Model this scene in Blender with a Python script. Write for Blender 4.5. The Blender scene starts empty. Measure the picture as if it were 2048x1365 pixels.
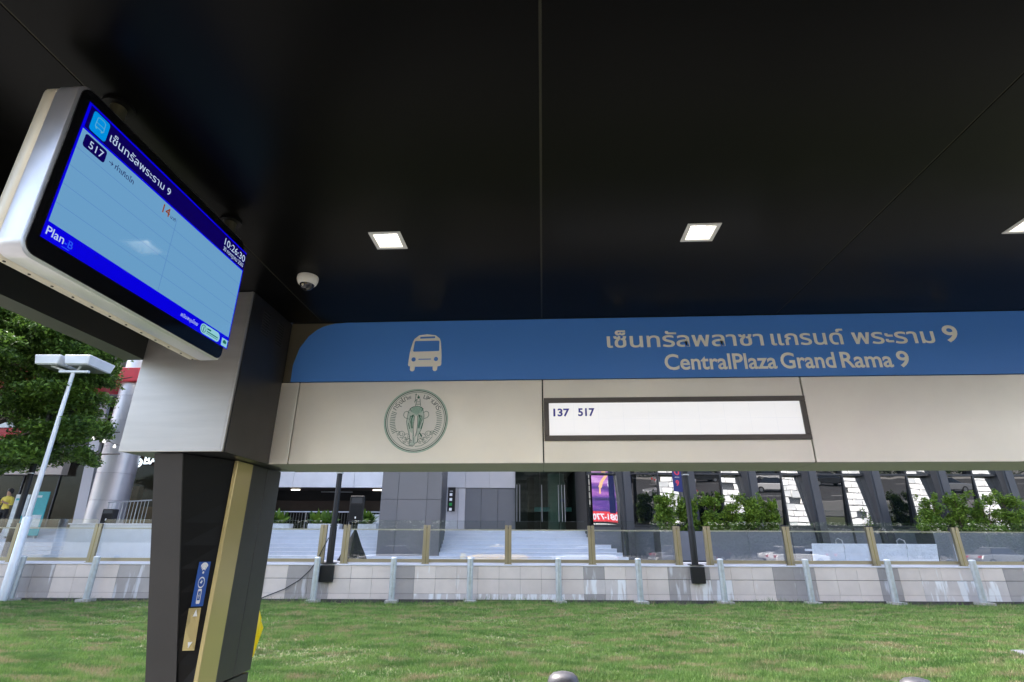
import bpy, bmesh, math, random
import numpy as np
from mathutils import Matrix, Vector

random.seed(7)
RNG = np.random.default_rng(7)
SC = bpy.context.scene
COL = SC.collection
PI = math.pi
R = math.radians

# ------------------------------------------------------------------ camera
EYE = Vector((0.0, 0.0, 1.62))
F_PX, PITCH, YAW, ROLL = 1056.38, 0.362885, 0.056153, 0.004470
cp, sp = math.cos(PITCH), math.sin(PITCH)
fw = Vector((-math.sin(YAW) * cp, math.cos(YAW) * cp, sp))
r0 = Vector((math.cos(YAW), math.sin(YAW), 0))
u0 = r0.cross(fw)
rt = r0 * math.cos(ROLL) + u0 * math.sin(ROLL)
up = u0 * math.cos(ROLL) - r0 * math.sin(ROLL)
cam_d = bpy.data.cameras.new('camera')
cam_d.sensor_width = 36.0
cam_d.lens = 36.0 * F_PX / 2048.0
cam_d.clip_start, cam_d.clip_end = 0.05, 3000
cam = bpy.data.objects.new('camera', cam_d)
COL.objects.link(cam)
cam.matrix_world = Matrix(((rt.x, up.x, -fw.x, EYE.x), (rt.y, up.y, -fw.y, EYE.y), (rt.z, up.z, -fw.z, EYE.z), (0, 0, 0, 1)))
SC.camera = cam

# ------------------------------------------------------------------ light
SUN_EL, SUN_AZ = 52.0, -50.0          # azimuth from +Y towards +X, degrees
world = bpy.data.worlds.new('World')
SC.world = world
world.use_nodes = True
wn = world.node_tree
sky = wn.nodes.new('ShaderNodeTexSky')
sky.sky_type = 'NISHITA'
sky.sun_disc = False
sky.sun_elevation = R(SUN_EL)
sky.sun_rotation = R(SUN_AZ)
sky.air_density, sky.dust_density, sky.ozone_density = 1.0, 4.0, 1.0
wn.links.new(sky.outputs[0], wn.nodes['Background'].inputs[0])
wn.nodes['Background'].inputs[1].default_value = 0.15
sun_d = bpy.data.lights.new('sun', 'SUN')
sun_d.energy, sun_d.angle, sun_d.color = 1.5, R(14), (1.0, 0.96, 0.9)
sun = bpy.data.objects.new('sun', sun_d)
COL.objects.link(sun)
sdir = Vector((math.sin(R(SUN_AZ)) * math.cos(R(SUN_EL)), math.cos(R(SUN_AZ)) * math.cos(R(SUN_EL)), math.sin(R(SUN_EL))))
sun.rotation_euler = sdir.to_track_quat('Z', 'Y').to_euler()
vs = SC.view_settings
vs.view_transform, vs.look, vs.gamma, vs.use_curve_mapping = 'Standard', 'None', 1.0, False
vs.exposure = 2.38

# ------------------------------------------------------------------ materials
MATS = {}

def srgb(*c):
    return tuple((v / 255 / 12.92 if v / 255 <= 0.04045 else ((v / 255 + 0.055) / 1.055) ** 2.4) for v in c)

def pm(name, col, rough=0.5, metal=0.0, var=0.0, scale=3.0, bump=0.0, bscale=40.0, stretch=(1, 1, 1), rand=0.0,
       emit=None, es=1.0, spec=0.5, rvar=0.0, col2=None, streak=None, coat=0.0, nr=(0.3, 0.7)):
    m = bpy.data.materials.new(name)
    m.use_nodes = True
    nt = m.node_tree
    b = nt.nodes['Principled BSDF']
    L = nt.links.new
    b.inputs['Base Color'].default_value = (*col, 1)
    b.inputs['Roughness'].default_value = rough
    b.inputs['Metallic'].default_value = metal
    b.inputs['Specular IOR Level'].default_value = spec
    b.inputs['Coat Weight'].default_value = coat
    if emit:
        b.inputs['Emission Color'].default_value = (*emit, 1)
        b.inputs['Emission Strength'].default_value = es
    if var or bump or rvar or streak or rand:
        geo = nt.nodes.new('ShaderNodeNewGeometry')
        mp = nt.nodes.new('ShaderNodeMapping')
        mp.inputs['Scale'].default_value = stretch
        L(geo.outputs['Position'], mp.inputs[0])
        base = None
        if var or col2:
            n = nt.nodes.new('ShaderNodeTexNoise')
            n.inputs['Scale'].default_value = scale
            n.inputs['Detail'].default_value = 6
            n.inputs['Roughness'].default_value = 0.6
            L(mp.outputs[0], n.inputs[0])
            rp = nt.nodes.new('ShaderNodeMapRange')
            rp.inputs[1].default_value, rp.inputs[2].default_value = nr
            L(n.outputs[0], rp.inputs[0])
            mx = nt.nodes.new('ShaderNodeMix')
            mx.data_type = 'RGBA'
            c2 = col2 if col2 else tuple(min(1, c * (1 + var)) for c in col)
            c1 = col if col2 else tuple(c * (1 - var) for c in col)
            mx.inputs[6].default_value = (*c1, 1)
            mx.inputs[7].default_value = (*c2, 1)
            L(rp.outputs[0], mx.inputs[0])
            base = mx.outputs[2]
        if streak:
            n2 = nt.nodes.new('ShaderNodeTexNoise')
            n2.inputs['Scale'].default_value = 1.0
            n2.inputs['Detail'].default_value = 5
            mp2 = nt.nodes.new('ShaderNodeMapping')
            mp2.inputs['Scale'].default_value = (6, 6, 0.9)
            L(geo.outputs['Position'], mp2.inputs[0])
            L(mp2.outputs[0], n2.inputs[0])
            rp2 = nt.nodes.new('ShaderNodeMapRange')
            rp2.inputs[1].default_value, rp2.inputs[2].default_value = streak[1], streak[1] + 0.07
            L(n2.outputs[0], rp2.inputs[0])
            mx2 = nt.nodes.new('ShaderNodeMix')
            mx2.data_type = 'RGBA'
            if base:
                L(base, mx2.inputs[6])
            else:
                mx2.inputs[6].default_value = (*col, 1)
            mx2.inputs[7].default_value = (*streak[0], 1)
            L(rp2.outputs[0], mx2.inputs[0])
            base = mx2.outputs[2]
        if rand:
            oi = nt.nodes.new('ShaderNodeObjectInfo')
            rr = nt.nodes.new('ShaderNodeMapRange')
            rr.inputs[3].default_value, rr.inputs[4].default_value = 1 - rand, 1 + rand
            L(oi.outputs['Random'], rr.inputs[0])
            hs = nt.nodes.new('ShaderNodeHueSaturation')
            L(rr.outputs[0], hs.inputs['Value'])
            if base:
                L(base, hs.inputs['Color'])
            else:
                hs.inputs['Color'].default_value = (*col, 1)
            base = hs.outputs[0]
        if base:
            L(base, b.inputs['Base Color'])
        if rvar:
            n4 = nt.nodes.new('ShaderNodeTexNoise')
            n4.inputs['Scale'].default_value = scale * 2
            n4.inputs['Detail'].default_value = 4
            L(mp.outputs[0], n4.inputs[0])
            r4 = nt.nodes.new('ShaderNodeMapRange')
            r4.inputs[1].default_value, r4.inputs[2].default_value = 0.3, 0.7
            r4.inputs[3].default_value, r4.inputs[4].default_value = max(0.02, rough - rvar), rough + rvar
            L(n4.outputs[0], r4.inputs[0])
            L(r4.outputs[0], b.inputs['Roughness'])
        if bump:
            n3 = nt.nodes.new('ShaderNodeTexNoise')
            n3.inputs['Scale'].default_value = bscale
            n3.inputs['Detail'].default_value = 4
            L(mp.outputs[0], n3.inputs[0])
            bp = nt.nodes.new('ShaderNodeBump')
            bp.inputs['Strength'].default_value = bump
            bp.inputs['Distance'].default_value = 0.01
            L(n3.outputs[0], bp.inputs['Height'])
            L(bp.outputs[0], b.inputs['Normal'])
    MATS[name] = m
    return m

def glass_mat(name, tint, refl=1.0, ior=1.5, extra=0.0, ripple=0.0):
    m = bpy.data.materials.new(name)
    m.use_nodes = True
    nt = m.node_tree
    nt.nodes.remove(nt.nodes['Principled BSDF'])
    L = nt.links.new
    tr = nt.nodes.new('ShaderNodeBsdfTransparent')
    tr.inputs[0].default_value = (*tint, 1)
    gl = nt.nodes.new('ShaderNodeBsdfGlossy')
    gl.inputs['Roughness'].default_value = 0.005
    gl.inputs[0].default_value = (refl, refl, refl, 1)
    fr = nt.nodes.new('ShaderNodeFresnel')
    fr.inputs[0].default_value = ior
    ad = nt.nodes.new('ShaderNodeMath')
    ad.inputs[1].default_value = extra
    ad.use_clamp = True
    L(fr.outputs[0], ad.inputs[0])
    mx = nt.nodes.new('ShaderNodeMixShader')
    L(ad.outputs[0], mx.inputs[0])
    L(tr.outputs[0], mx.inputs[1])
    L(gl.outputs[0], mx.inputs[2])
    L(mx.outputs[0], nt.nodes['Material Output'].inputs[0])
    if ripple:
        geo = nt.nodes.new('ShaderNodeNewGeometry')
        n3 = nt.nodes.new('ShaderNodeTexNoise')
        n3.inputs['Scale'].default_value = 1.3
        n3.inputs['Detail'].default_value = 1
        L(geo.outputs['Position'], n3.inputs[0])
        bp = nt.nodes.new('ShaderNodeBump')
        bp.inputs['Strength'].default_value = ripple
        bp.inputs['Distance'].default_value = 0.02
        L(n3.outputs[0], bp.inputs['Height'])
        L(bp.outputs[0], gl.inputs['Normal'])
    MATS[name] = m
    return m

pm('ceiling_black', (0.003, 0.003, 0.0028), 0.28, spec=0.075)
pm('seam_metal', (0.035, 0.032, 0.018), 0.5, 0.3)
pm('steel_light', (0.50, 0.485, 0.46), 0.42, 0.75, var=0.06, scale=2.0, bump=0.05, bscale=30, stretch=(1, 1, 12), rvar=0.05)
pm('beam_cream', (0.95, 0.925, 0.82), 0.42, 0.6, var=0.03, scale=2.5, bump=0.03, bscale=25, rvar=0.06)
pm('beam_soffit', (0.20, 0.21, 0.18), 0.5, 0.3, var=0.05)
pm('bronze_dark', (0.038, 0.038, 0.038), 0.38, 0.55, var=0.08, scale=3, rvar=0.06)
pm('fascia_olive', (0.018, 0.020, 0.017), 0.45, 0.1)
pm('dome_grey', (0.10, 0.10, 0.115), 0.45, 0.3, var=0.15, scale=14)
pm('slab_grey', (0.16, 0.16, 0.18), 0.8, var=0.25, scale=7, bump=0.3)
pm('rail_pale', (0.56, 0.54, 0.46), 0.4, 0.4)
pm('charcoal', (0.05, 0.0485, 0.047), 0.45, 0.3, var=0.08, scale=4, rvar=0.05)
pm('wedge_black', (0.004, 0.004, 0.004), 0.45, 0.0, spec=0.2)
pm('brass', (0.58, 0.48, 0.22), 0.2, 0.45, col2=(0.95, 0.72, 0.02), scale=1.5, stretch=(0.3, 0.3, 1.9), nr=(0.38, 0.54))  # yellow patches in the colour stand in for bright reflections on polished brass
pm('brass_dull', (0.34, 0.30, 0.21), 0.40, 0.85, var=0.08, scale=2, rvar=0.05)
pm('sign_blue', srgb(82, 142, 222), 0.38, 0.0)
pm('letter_cream', (0.97, 0.95, 0.83), 0.45)
pm('frame_bronze', (0.13, 0.12, 0.11), 0.45, 0.5)
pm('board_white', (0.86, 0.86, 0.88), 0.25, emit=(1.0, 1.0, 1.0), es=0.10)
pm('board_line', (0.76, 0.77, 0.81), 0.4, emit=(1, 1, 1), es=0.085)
pm('route_ink', srgb(60, 62, 165), 0.4)
pm('emblem_base', (0.84, 0.84, 0.77), 0.42, 0.3, var=0.03)
pm('emblem_body', (0.58, 0.68, 0.60), 0.4, 0.1, var=0.12, scale=50)
pm('emblem_pale', (0.36, 0.55, 0.44), 0.4, 0.1, var=0.15, scale=60)
pm('emblem_dark', (0.03, 0.15, 0.085), 0.4, 0.1)
pm('emblem_grey', (0.16, 0.20, 0.17), 0.4, 0.2)
pm('sticker_blue', srgb(25, 80, 165), 0.35)
pm('sticker_white', (0.75, 0.78, 0.8), 0.4)
pm('tv_silver', (0.62, 0.62, 0.64), 0.33, 0.8, var=0.03, rvar=0.05)
pm('tv_beige', (0.60, 0.56, 0.44), 0.42, 0.4, var=0.03)
pm('tv_black', (0.004, 0.004, 0.005), 0.12)
pm('screw_dark', (0.05, 0.045, 0.04), 0.5, 0.5)
K = 0.86 * 2 ** -vs.exposure
def em(name, c, s=1.0):
    pm(name, (0.0, 0.0, 0.0), 0.18, emit=srgb(*c), es=K * s, spec=0.35)
    MATS[name].node_tree.nodes['Principled BSDF'].inputs['Roughness'].default_value = 0.06
em('ui_blue', (8, 0, 235)); em('ui_navy', (12, 0, 90)); em('ui_body', (112, 168, 212)); em('ui_line', (88, 138, 200))
em('ui_text', (200, 220, 250)); em('ui_icon', (0, 150, 235)); em('ui_iconline', (95, 175, 215)); em('ui_orange', (150, 70, 20))
em('ui_ink', (25, 30, 95)); em('ui_planb', (40, 90, 255)); em('ui_pill', (150, 215, 225)); em('ui_green', (25, 110, 90))
pm('lamp_emit', (0.9, 0.9, 0.9), 0.4, emit=(1.0, 0.97, 0.9), es=4.0)
pm('lamp_frame', (0.72, 0.71, 0.66), 0.5)
pm('lamp_reflector', (0.85, 0.84, 0.78), 0.25, 0.5)
pm('cctv_cream', (0.78, 0.76, 0.66), 0.4)
pm('cctv_dome', (0.008, 0.008, 0.01), 0.06, spec=0.8)
pm('pipe_olive', (0.14, 0.13, 0.08), 0.35, 0.6)
pm('tile_light', (0.67, 0.59, 0.55), 0.55, var=0.06, scale=2.2, rand=0.05, streak=((0.74, 0.72, 0.72), 0.66), bump=0.08, bscale=30)
pm('tile_dark', (0.37, 0.34, 0.335), 0.55, var=0.08, scale=2.2, rand=0.07, streak=((0.58, 0.57, 0.60), 0.57), bump=0.08, bscale=30)
pm('tile_stained', (0.58, 0.53, 0.52), 0.55, var=0.08, scale=2.2, rand=0.05, streak=((0.80, 0.80, 0.82), 0.50), bump=0.08, bscale=30)
pm('grout', (0.07, 0.065, 0.06), 0.9, var=0.3, scale=8)
pm('plaza_stone', (0.55, 0.56, 0.60), 0.5, var=0.06, scale=1.2, bump=0.05)
pm('coping_stone', (0.68, 0.68, 0.74), 0.5, var=0.06, scale=2)
pm('step_stone', (0.52, 0.57, 0.66), 0.5, var=0.06, scale=1.5, rand=0.05)
pm('step_joint', (0.30, 0.33, 0.38), 0.6)
pm('galvanised', (0.50, 0.54, 0.58), 0.42, 0.7, var=0.14, scale=9, rvar=0.08)
pm('galv_white', (0.66, 0.70, 0.76), 0.4, 0.3, var=0.05)
pm('concrete', (0.36, 0.35, 0.33), 0.8, var=0.2, scale=12, bump=0.2)
pm('black_paint', (0.010, 0.0105, 0.012), 0.45, var=0.1, spec=0.3)
pm('black_cloth', (0.008, 0.008, 0.009), 0.9)
pm('panel_grey', (0.155, 0.158, 0.175), 0.4, 0.35, var=0.05, scale=0.8, rand=0.05, rvar=0.05)
pm('panel_grey_dark', (0.055, 0.056, 0.062), 0.42, 0.35)
pm('panel_light', (0.46, 0.46, 0.49), 0.42, 0.2, var=0.04, scale=0.7, rand=0.04)
pm('panel_white', (0.70, 0.72, 0.78), 0.35, 0.1, var=0.08, scale=0.9, rand=0.04)
pm('panel_mid', (0.14, 0.15, 0.17), 0.45, 0.3, var=0.05, scale=0.8, rand=0.06)
pm('parking_brown', (0.06, 0.045, 0.035), 0.8, var=0.1)
pm('parking_black', (0.012, 0.011, 0.010), 0.8)
pm('tube_emit', (1, 1, 1), 0.5, emit=(1.0, 0.92, 0.75), es=1.6)
pm('rail_steel', (0.45, 0.46, 0.48), 0.35, 0.8)
pm('planter_white', (0.60, 0.63, 0.68), 0.5, var=0.05)
pm('planter_slate', (0.12, 0.13, 0.155), 0.4, var=0.08, scale=1.3, rand=0.06)
pm('bench_stone', (0.64, 0.68, 0.75), 0.45, var=0.08, scale=4)
pm('mullion', (0.045, 0.048, 0.056), 0.4, 0.4)
pm('fin_grey', (0.075, 0.08, 0.095), 0.4, 0.4)
pm('silver_clad', (0.56, 0.54, 0.56), 0.42, 0.7, var=0.04, rvar=0.06, rand=0.03)
pm('red_canopy', srgb(190, 25, 35), 0.4, var=0.08)
pm('brown_wall', (0.06, 0.045, 0.035), 0.6, var=0.2)
pm('brown_wood', (0.16, 0.09, 0.045), 0.5, var=0.25, scale=5)
pm('beige_wall', (0.45, 0.42, 0.37), 0.6, var=0.06)
pm('lobby', (0.11, 0.11, 0.10), 0.5, var=0.2)
pm('lobby_green', (0.30, 0.36, 0.32), 0.4)
pm('teal_band', (0.12, 0.32, 0.35), 0.4)
pm('teal_poster', srgb(60, 165, 175), 0.4, var=0.1, scale=6)
pm('pale_poster', (0.60, 0.66, 0.70), 0.4, var=0.15, scale=8)
pm('sign_black', (0.010, 0.010, 0.012), 0.3)
pm('icon_white', (0.8, 0.8, 0.82), 0.4)
pm('icon_green', srgb(30, 150, 70), 0.4)
pm('sign_glow', (0.8, 0.85, 0.9), 0.4, emit=(0.75, 0.9, 1.0), es=0.35)
pm('bulb_glow', (0.85, 0.85, 0.8), 0.3, emit=(1.0, 0.95, 0.85), es=0.3)
pm('banner_blue', srgb(30, 42, 110), 0.6, var=0.05)
pm('banner_pink', srgb(225, 60, 85), 0.5)
pm('yellow_plastic', srgb(235, 205, 10), 0.4, var=0.08, scale=8)
pm('bark', (0.09, 0.065, 0.045), 0.85, var=0.3, scale=10, bump=0.4, bscale=25)
pm('skin', (0.42, 0.25, 0.17), 0.55)
pm('hair', (0.012, 0.010, 0.009), 0.5)
pm('shirt_yellow', srgb(222, 205, 95), 0.8)
pm('trouser_black', (0.012, 0.012, 0.014), 0.8)
pm('asphalt', (0.045, 0.045, 0.047), 0.85, var=0.2, scale=4, bump=0.2, bscale=60)
pm('pavement', (0.15, 0.148, 0.14), 0.8, var=0.12, scale=3)
pm('road_paint', (0.7, 0.7, 0.68), 0.6)
pm('soil', (0.09, 0.105, 0.045), 0.95, var=0.35, scale=1.4, bump=0.4, bscale=20)
pm('louvre_white', (0.82, 0.82, 0.80), 0.5, var=0.03, scale=0.2)
pm('louvre_back', (0.05, 0.053, 0.056), 0.6)
pm('tower_grey', (0.30, 0.30, 0.31), 0.6, var=0.1, scale=0.3)
pm('car_yellow', srgb(245, 200, 20), 0.25, coat=0.5)
pm('car_white', (0.8, 0.8, 0.8), 0.25, coat=0.5)
pm('car_silver', (0.45, 0.46, 0.48), 0.3, 0.6, coat=0.5)
pm('car_dark', (0.03, 0.032, 0.036), 0.25, coat=0.5)
pm('car_glass', (0.01, 0.012, 0.015), 0.05, spec=0.8)
pm('rubber', (0.015, 0.015, 0.015), 0.8)
pm('tail_red', srgb(190, 10, 15), 0.3)
glass_mat('clear_glass', (0.965, 0.985, 0.98), 1.0, 1.42, 0.04)
glass_mat('glass_edge', (0.35, 0.6, 0.55), 1.0, 1.5, 0.1)
glass_mat('shop_glass', (0.80, 0.82, 0.80), 1.0, 1.22, 0.0, ripple=0.05)
glass_mat('door_glass', (0.60, 0.70, 0.66), 1.0, 1.18, 0.0)

def mirror_mat(name, base, k, ripple):
    m = glass_mat(name, (0, 0, 0), 1.0, 1.5, k, ripple)
    nt = m.node_tree
    df = nt.nodes.new('ShaderNodeBsdfDiffuse')
    df.inputs[0].default_value = (*base, 1)
    mx = [n for n in nt.nodes if n.type == 'MIX_SHADER'][0]
    nt.links.new(df.outputs[0], mx.inputs[1])
mirror_mat('mirror_glass', (0.006, 0.009, 0.011), 0.13, 0.05)
mirror_mat('mirror_bright', (0.03, 0.035, 0.04), 0.50, 0.06)

def leaf_mat(name, dark, light, scale=1.5, trans=0.25):
    m = bpy.data.materials.new(name)
    m.use_nodes = True
    nt = m.node_tree
    b = nt.nodes['Principled BSDF']
    L = nt.links.new
    geo = nt.nodes.new('ShaderNodeNewGeometry')
    n = nt.nodes.new('ShaderNodeTexNoise')
    n.inputs['Scale'].default_value = scale
    n.inputs['Detail'].default_value = 3
    L(geo.outputs['Position'], n.inputs[0])
    ad = nt.nodes.new('ShaderNodeMath')
    ad.operation = 'MULTIPLY_ADD'
    L(geo.outputs['Random Per Island'], ad.inputs[0])
    ad.inputs[1].default_value = 0.5
    L(n.outputs[0], ad.inputs[2])
    rp = nt.nodes.new('ShaderNodeMapRange')
    rp.inputs[1].default_value, rp.inputs[2].default_value = 0.45, 1.05
    L(ad.outputs[0], rp.inputs[0])
    mx = nt.nodes.new('ShaderNodeMix')
    mx.data_type = 'RGBA'
    mx.inputs[6].default_value = (*dark, 1)
    mx.inputs[7].default_value = (*light, 1)
    L(rp.outputs[0], mx.inputs[0])
    L(mx.outputs[2], b.inputs['Base Color'])
    b.inputs['Roughness'].default_value = 0.5
    b.inputs['Specular IOR Level'].default_value = 0.3
    tl = nt.nodes.new('ShaderNodeBsdfTranslucent')
    L(mx.outputs[2], tl.inputs[0])
    ms = nt.nodes.new('ShaderNodeMixShader')
    ms.inputs[0].default_value = trans
    L(b.outputs[0], ms.inputs[1])
    L(tl.outputs[0], ms.inputs[2])
    L(ms.outputs[0], nt.nodes['Material Output'].inputs[0])
    MATS[name] = m
leaf_mat('leaf_tree', (0.024, 0.06, 0.012), (0.16, 0.28, 0.045), 1.1, 0.3)
leaf_mat('leaf_hedge', (0.06, 0.13, 0.015), (0.23, 0.35, 0.045), 1.6, 0.3)
leaf_mat('leaf_broad', (0.03, 0.09, 0.015), (0.14, 0.24, 0.03), 2.0, 0.25)
leaf_mat('leaf_dark', (0.02, 0.045, 0.015), (0.06, 0.11, 0.03), 1.0, 0.2)

def grass_mat():
    m = bpy.data.materials.new('grass_blades')
    m.use_nodes = True
    nt = m.node_tree
    b = nt.nodes['Principled BSDF']
    L = nt.links.new
    geo = nt.nodes.new('ShaderNodeNewGeometry')
    def noise(s, d, st=(1, 1, 1)):
        mp = nt.nodes.new('ShaderNodeMapping')
        mp.inputs['Scale'].default_value = st
        L(geo.outputs['Position'], mp.inputs[0])
        n = nt.nodes.new('ShaderNodeTexNoise')
        n.inputs['Scale'].default_value = s
        n.inputs['Detail'].default_value = d
        L(mp.outputs[0], n.inputs[0])
        return n.outputs[0]
    def rng(sock, a, c):
        rp = nt.nodes.new('ShaderNodeMapRange')
        rp.inputs[1].default_value, rp.inputs[2].default_value = a, c
        L(sock, rp.inputs[0])
        return rp.outputs[0]
    def mix(f, a, c):
        mx = nt.nodes.new('ShaderNodeMix')
        mx.data_type = 'RGBA'
        L(f, mx.inputs[0])
        for i, v in ((6, a), (7, c)):
            if isinstance(v, tuple):
                mx.inputs[i].default_value = (*v, 1)
            else:
                L(v, mx.inputs[i])
        return mx.outputs[2]
    c = mix(geo.outputs['Random Per Island'], (0.070, 0.155, 0.036), (0.19, 0.315, 0.085))
    hf = nt.nodes.new('ShaderNodeMath')
    hf.operation = 'MULTIPLY'
    L(rng(noise(1.6, 6, (0.55, 1.3, 1)), 0.42, 0.60), hf.inputs[0])
    hf.inputs[1].default_value = 0.4
    c = mix(hf.outputs[0], c, (0.215, 0.29, 0.095))
    dry = nt.nodes.new('ShaderNodeMath')
    dry.operation = 'MULTIPLY'
    L(rng(noise(2.4, 6, (0.6, 1.3, 1)), 0.50, 0.62), dry.inputs[0])
    L(rng(geo.outputs['Random Per Island'], 0.0, 0.5), dry.inputs[1])
    c = mix(dry.outputs[0], c, (0.31, 0.255, 0.155))
    dk_ = nt.nodes.new('ShaderNodeMath')
    dk_.operation = 'MULTIPLY'
    L(rng(noise(1.9, 6, (0.6, 1.5, 3)), 0.50, 0.61), dk_.inputs[0])
    dk_.inputs[1].default_value = 0.75
    c = mix(dk_.outputs[0], c, (0.065, 0.145, 0.035))
    L(c, b.inputs['Base Color'])
    b.inputs['Roughness'].default_value = 0.55
    b.inputs['Specular IOR Level'].default_value = 0.25
    tl = nt.nodes.new('ShaderNodeBsdfTranslucent')
    L(c, tl.inputs[0])
    ms = nt.nodes.new('ShaderNodeMixShader')
    ms.inputs[0].default_value = 0.25
    L(b.outputs[0], ms.inputs[1])
    L(tl.outputs[0], ms.inputs[2])
    L(ms.outputs[0], nt.nodes['Material Output'].inputs[0])
    MATS['grass_blades'] = m
grass_mat()

def led_mat():
    """picture on the street LED billboard: purple light trails"""
    m = bpy.data.materials.new('led_picture')
    m.use_nodes = True
    nt = m.node_tree
    b = nt.nodes['Principled BSDF']
    L = nt.links.new
    tc = nt.nodes.new('ShaderNodeTexCoord')
    mp = nt.nodes.new('ShaderNodeMapping')
    mp.inputs['Scale'].default_value = (0.06, 1.0, 0.8)
    mp.inputs['Rotation'].default_value = (0, 0.12, 0)
    L(tc.outputs['Object'], mp.inputs[0])
    n = nt.nodes.new('ShaderNodeTexNoise')
    n.inputs['Scale'].default_value = 1.2
    n.inputs['Detail'].default_value = 5
    L(mp.outputs[0], n.inputs[0])
    cr = nt.nodes.new('ShaderNodeValToRGB')
    e = cr.color_ramp.elements
    e[0].position, e[0].color = 0.34, (*srgb(35, 20, 85), 1)
    e[1].position, e[1].color = 0.72, (*srgb(235, 190, 240), 1)
    x = e.new(0.46); x.color = (*srgb(85, 45, 140), 1)
    x = e.new(0.56); x.color = (*srgb(150, 85, 170), 1)
    L(n.outputs[0], cr.inputs[0])
    b.inputs['Base Color'].default_value = (0, 0, 0, 1)
    L(cr.outputs[0], b.inputs['Emission Color'])
    b.inputs['Emission Strength'].default_value = 0.45
    MATS['led_picture'] = m
led_mat()
em('led_red', (235, 60, 75), 2.2); em('led_white', (245, 240, 255), 2.2); em('led_peach', (255, 200, 150), 2.2)

# ------------------------------------------------------------------ builders
RW = math.atan(0.06)                     # the mall front runs a little askew to the shelter
OX = Vector((0, 16.95, 0))
EX = Vector((math.cos(RW), math.sin(RW), 0))
EY = Vector((-math.sin(RW), math.cos(RW), 0))

def mall(p):
    return OX + EX * p[0] + EY * p[1] + Vector((0, 0, p[2]))

class MB:
    def __init__(self):
        self.v, self.f = [], []

    def poly(self, pts, faces):
        n = len(self.v)
        self.v += [tuple(p) for p in pts]
        self.f += [tuple(i + n for i in f) for f in faces]
        return self

    def box(self, x0, x1, y0, y1, z0, z1):
        return self.poly([(x0, y0, z0), (x1, y0, z0), (x1, y1, z0), (x0, y1, z0), (x0, y0, z1), (x1, y0, z1), (x1, y1, z1), (x0, y1, z1)],
                         [(3, 2, 1, 0), (4, 5, 6, 7), (0, 1, 5, 4), (1, 2, 6, 5), (2, 3, 7, 6), (3, 0, 4, 7)])

    def hexa(self, lo, hi):
        """lo/hi: 4 points each, counter-clockwise seen from above"""
        return self.poly(list(lo) + list(hi), [(3, 2, 1, 0), (4, 5, 6, 7), (0, 1, 5, 4), (1, 2, 6, 5), (2, 3, 7, 6), (3, 0, 4, 7)])

    def loops(self, rings, cap0=True, cap1=True):
        n = len(rings[0])
        pts = [p for r in rings for p in r]
        fs = []
        for k in range(len(rings) - 1):
            for i in range(n):
                j = (i + 1) % n
                fs.append((k * n + i, k * n + j, (k + 1) * n + j, (k + 1) * n + i))
        if cap0:
            fs.append(tuple(range(n - 1, -1, -1)))
        if cap1:
            fs.append(tuple((len(rings) - 1) * n + i for i in range(n)))
        return self.poly(pts, fs)

    def lathe(self, c, prof, n=24, cap=True):
        """prof: (radius, z) from bottom to top"""
        rings = [[(c[0] + r * math.cos(2 * PI * i / n), c[1] + r * math.sin(2 * PI * i / n), c[2] + z) for i in range(n)] for r, z in prof]
        return self.loops(rings, cap, cap)

    def tube(self, pts, rad, n=8):
        pts = [Vector(p) for p in pts]
        rads = rad if isinstance(rad, (list, tuple)) else [rad] * len(pts)
        rings = []
        for i, p in enumerate(pts):
            t = (pts[min(i + 1, len(pts) - 1)] - pts[max(i - 1, 0)]).normalized()
            a = t.cross(Vector((0, 0, 1)) if abs(t.z) < 0.95 else Vector((1, 0, 0))).normalized()
            b = t.cross(a)
            rings.append([tuple(p + (a * math.cos(2 * PI * k / n) + b * math.sin(2 * PI * k / n)) * rads[i]) for k in range(n)])
        return self.loops(rings)

    def flat(self, pts2, mp, t=0.002):
        """a flat plate from a 2-D outline; mp(u, v, h) gives the point"""
        n = len(pts2)
        pts = [mp(u, v, 0) for u, v in pts2] + [mp(u, v, t) for u, v in pts2]
        fs = [tuple(range(n, 2 * n)), tuple(range(n - 1, -1, -1))]
        for i in range(n):
            j = (i + 1) % n
            fs.append((i, j, n + j, n + i))
        return self.poly(pts, fs)

    def stroke(self, pts2, w, mp, t=0.002):
        for (a, b), (c, d) in zip(pts2[:-1], pts2[1:]):
            l = math.hypot(c - a, d - b) or 1
            nx, ny = -(d - b) / l * w / 2, (c - a) / l * w / 2
            self.flat([(a - nx, b - ny), (c - nx, d - ny), (c + nx, d + ny), (a + nx, b + ny)], mp, t)
        return self

    def build(self, name, mat, parent=None, org=None, frame='w', smooth=False, bev=0.0, fix=True):
        me = bpy.data.meshes.new(name)
        o = bpy.data.objects.new(name, me)
        COL.objects.link(o)
        if parent is not None:
            og = ORG[parent.name]
            o.parent = parent
        else:
            og = org or (0, 0, 0)
            place(o, og, frame)
        ORG[o.name] = og
        me.from_pydata([(a - og[0], b - og[1], c - og[2]) for a, b, c in self.v], [], self.f)
        if fix or bev:
            bm = bmesh.new()
            bm.from_mesh(me)
            if fix:
                bmesh.ops.recalc_face_normals(bm, faces=bm.faces)
            if bev:
                es = [e for e in bm.edges if len(e.link_faces) == 2 and e.calc_face_angle(0) > 0.6]
                bmesh.ops.bevel(bm, geom=es, offset=bev, segments=1, affect='EDGES', clamp_overlap=True)
            bm.to_mesh(me)
            bm.free()
        me.materials.append(MATS[mat])
        if smooth:
            shade(me, smooth if smooth is not True else 40)
        return o

def shade(me, ang):
    bm = bmesh.new()
    bm.from_mesh(me)
    for f in bm.faces:
        f.smooth = True
    for e in bm.edges:
        if len(e.link_faces) == 2 and e.calc_face_angle(0) > R(ang):
            e.smooth = False
    bm.to_mesh(me)
    bm.free()

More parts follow.
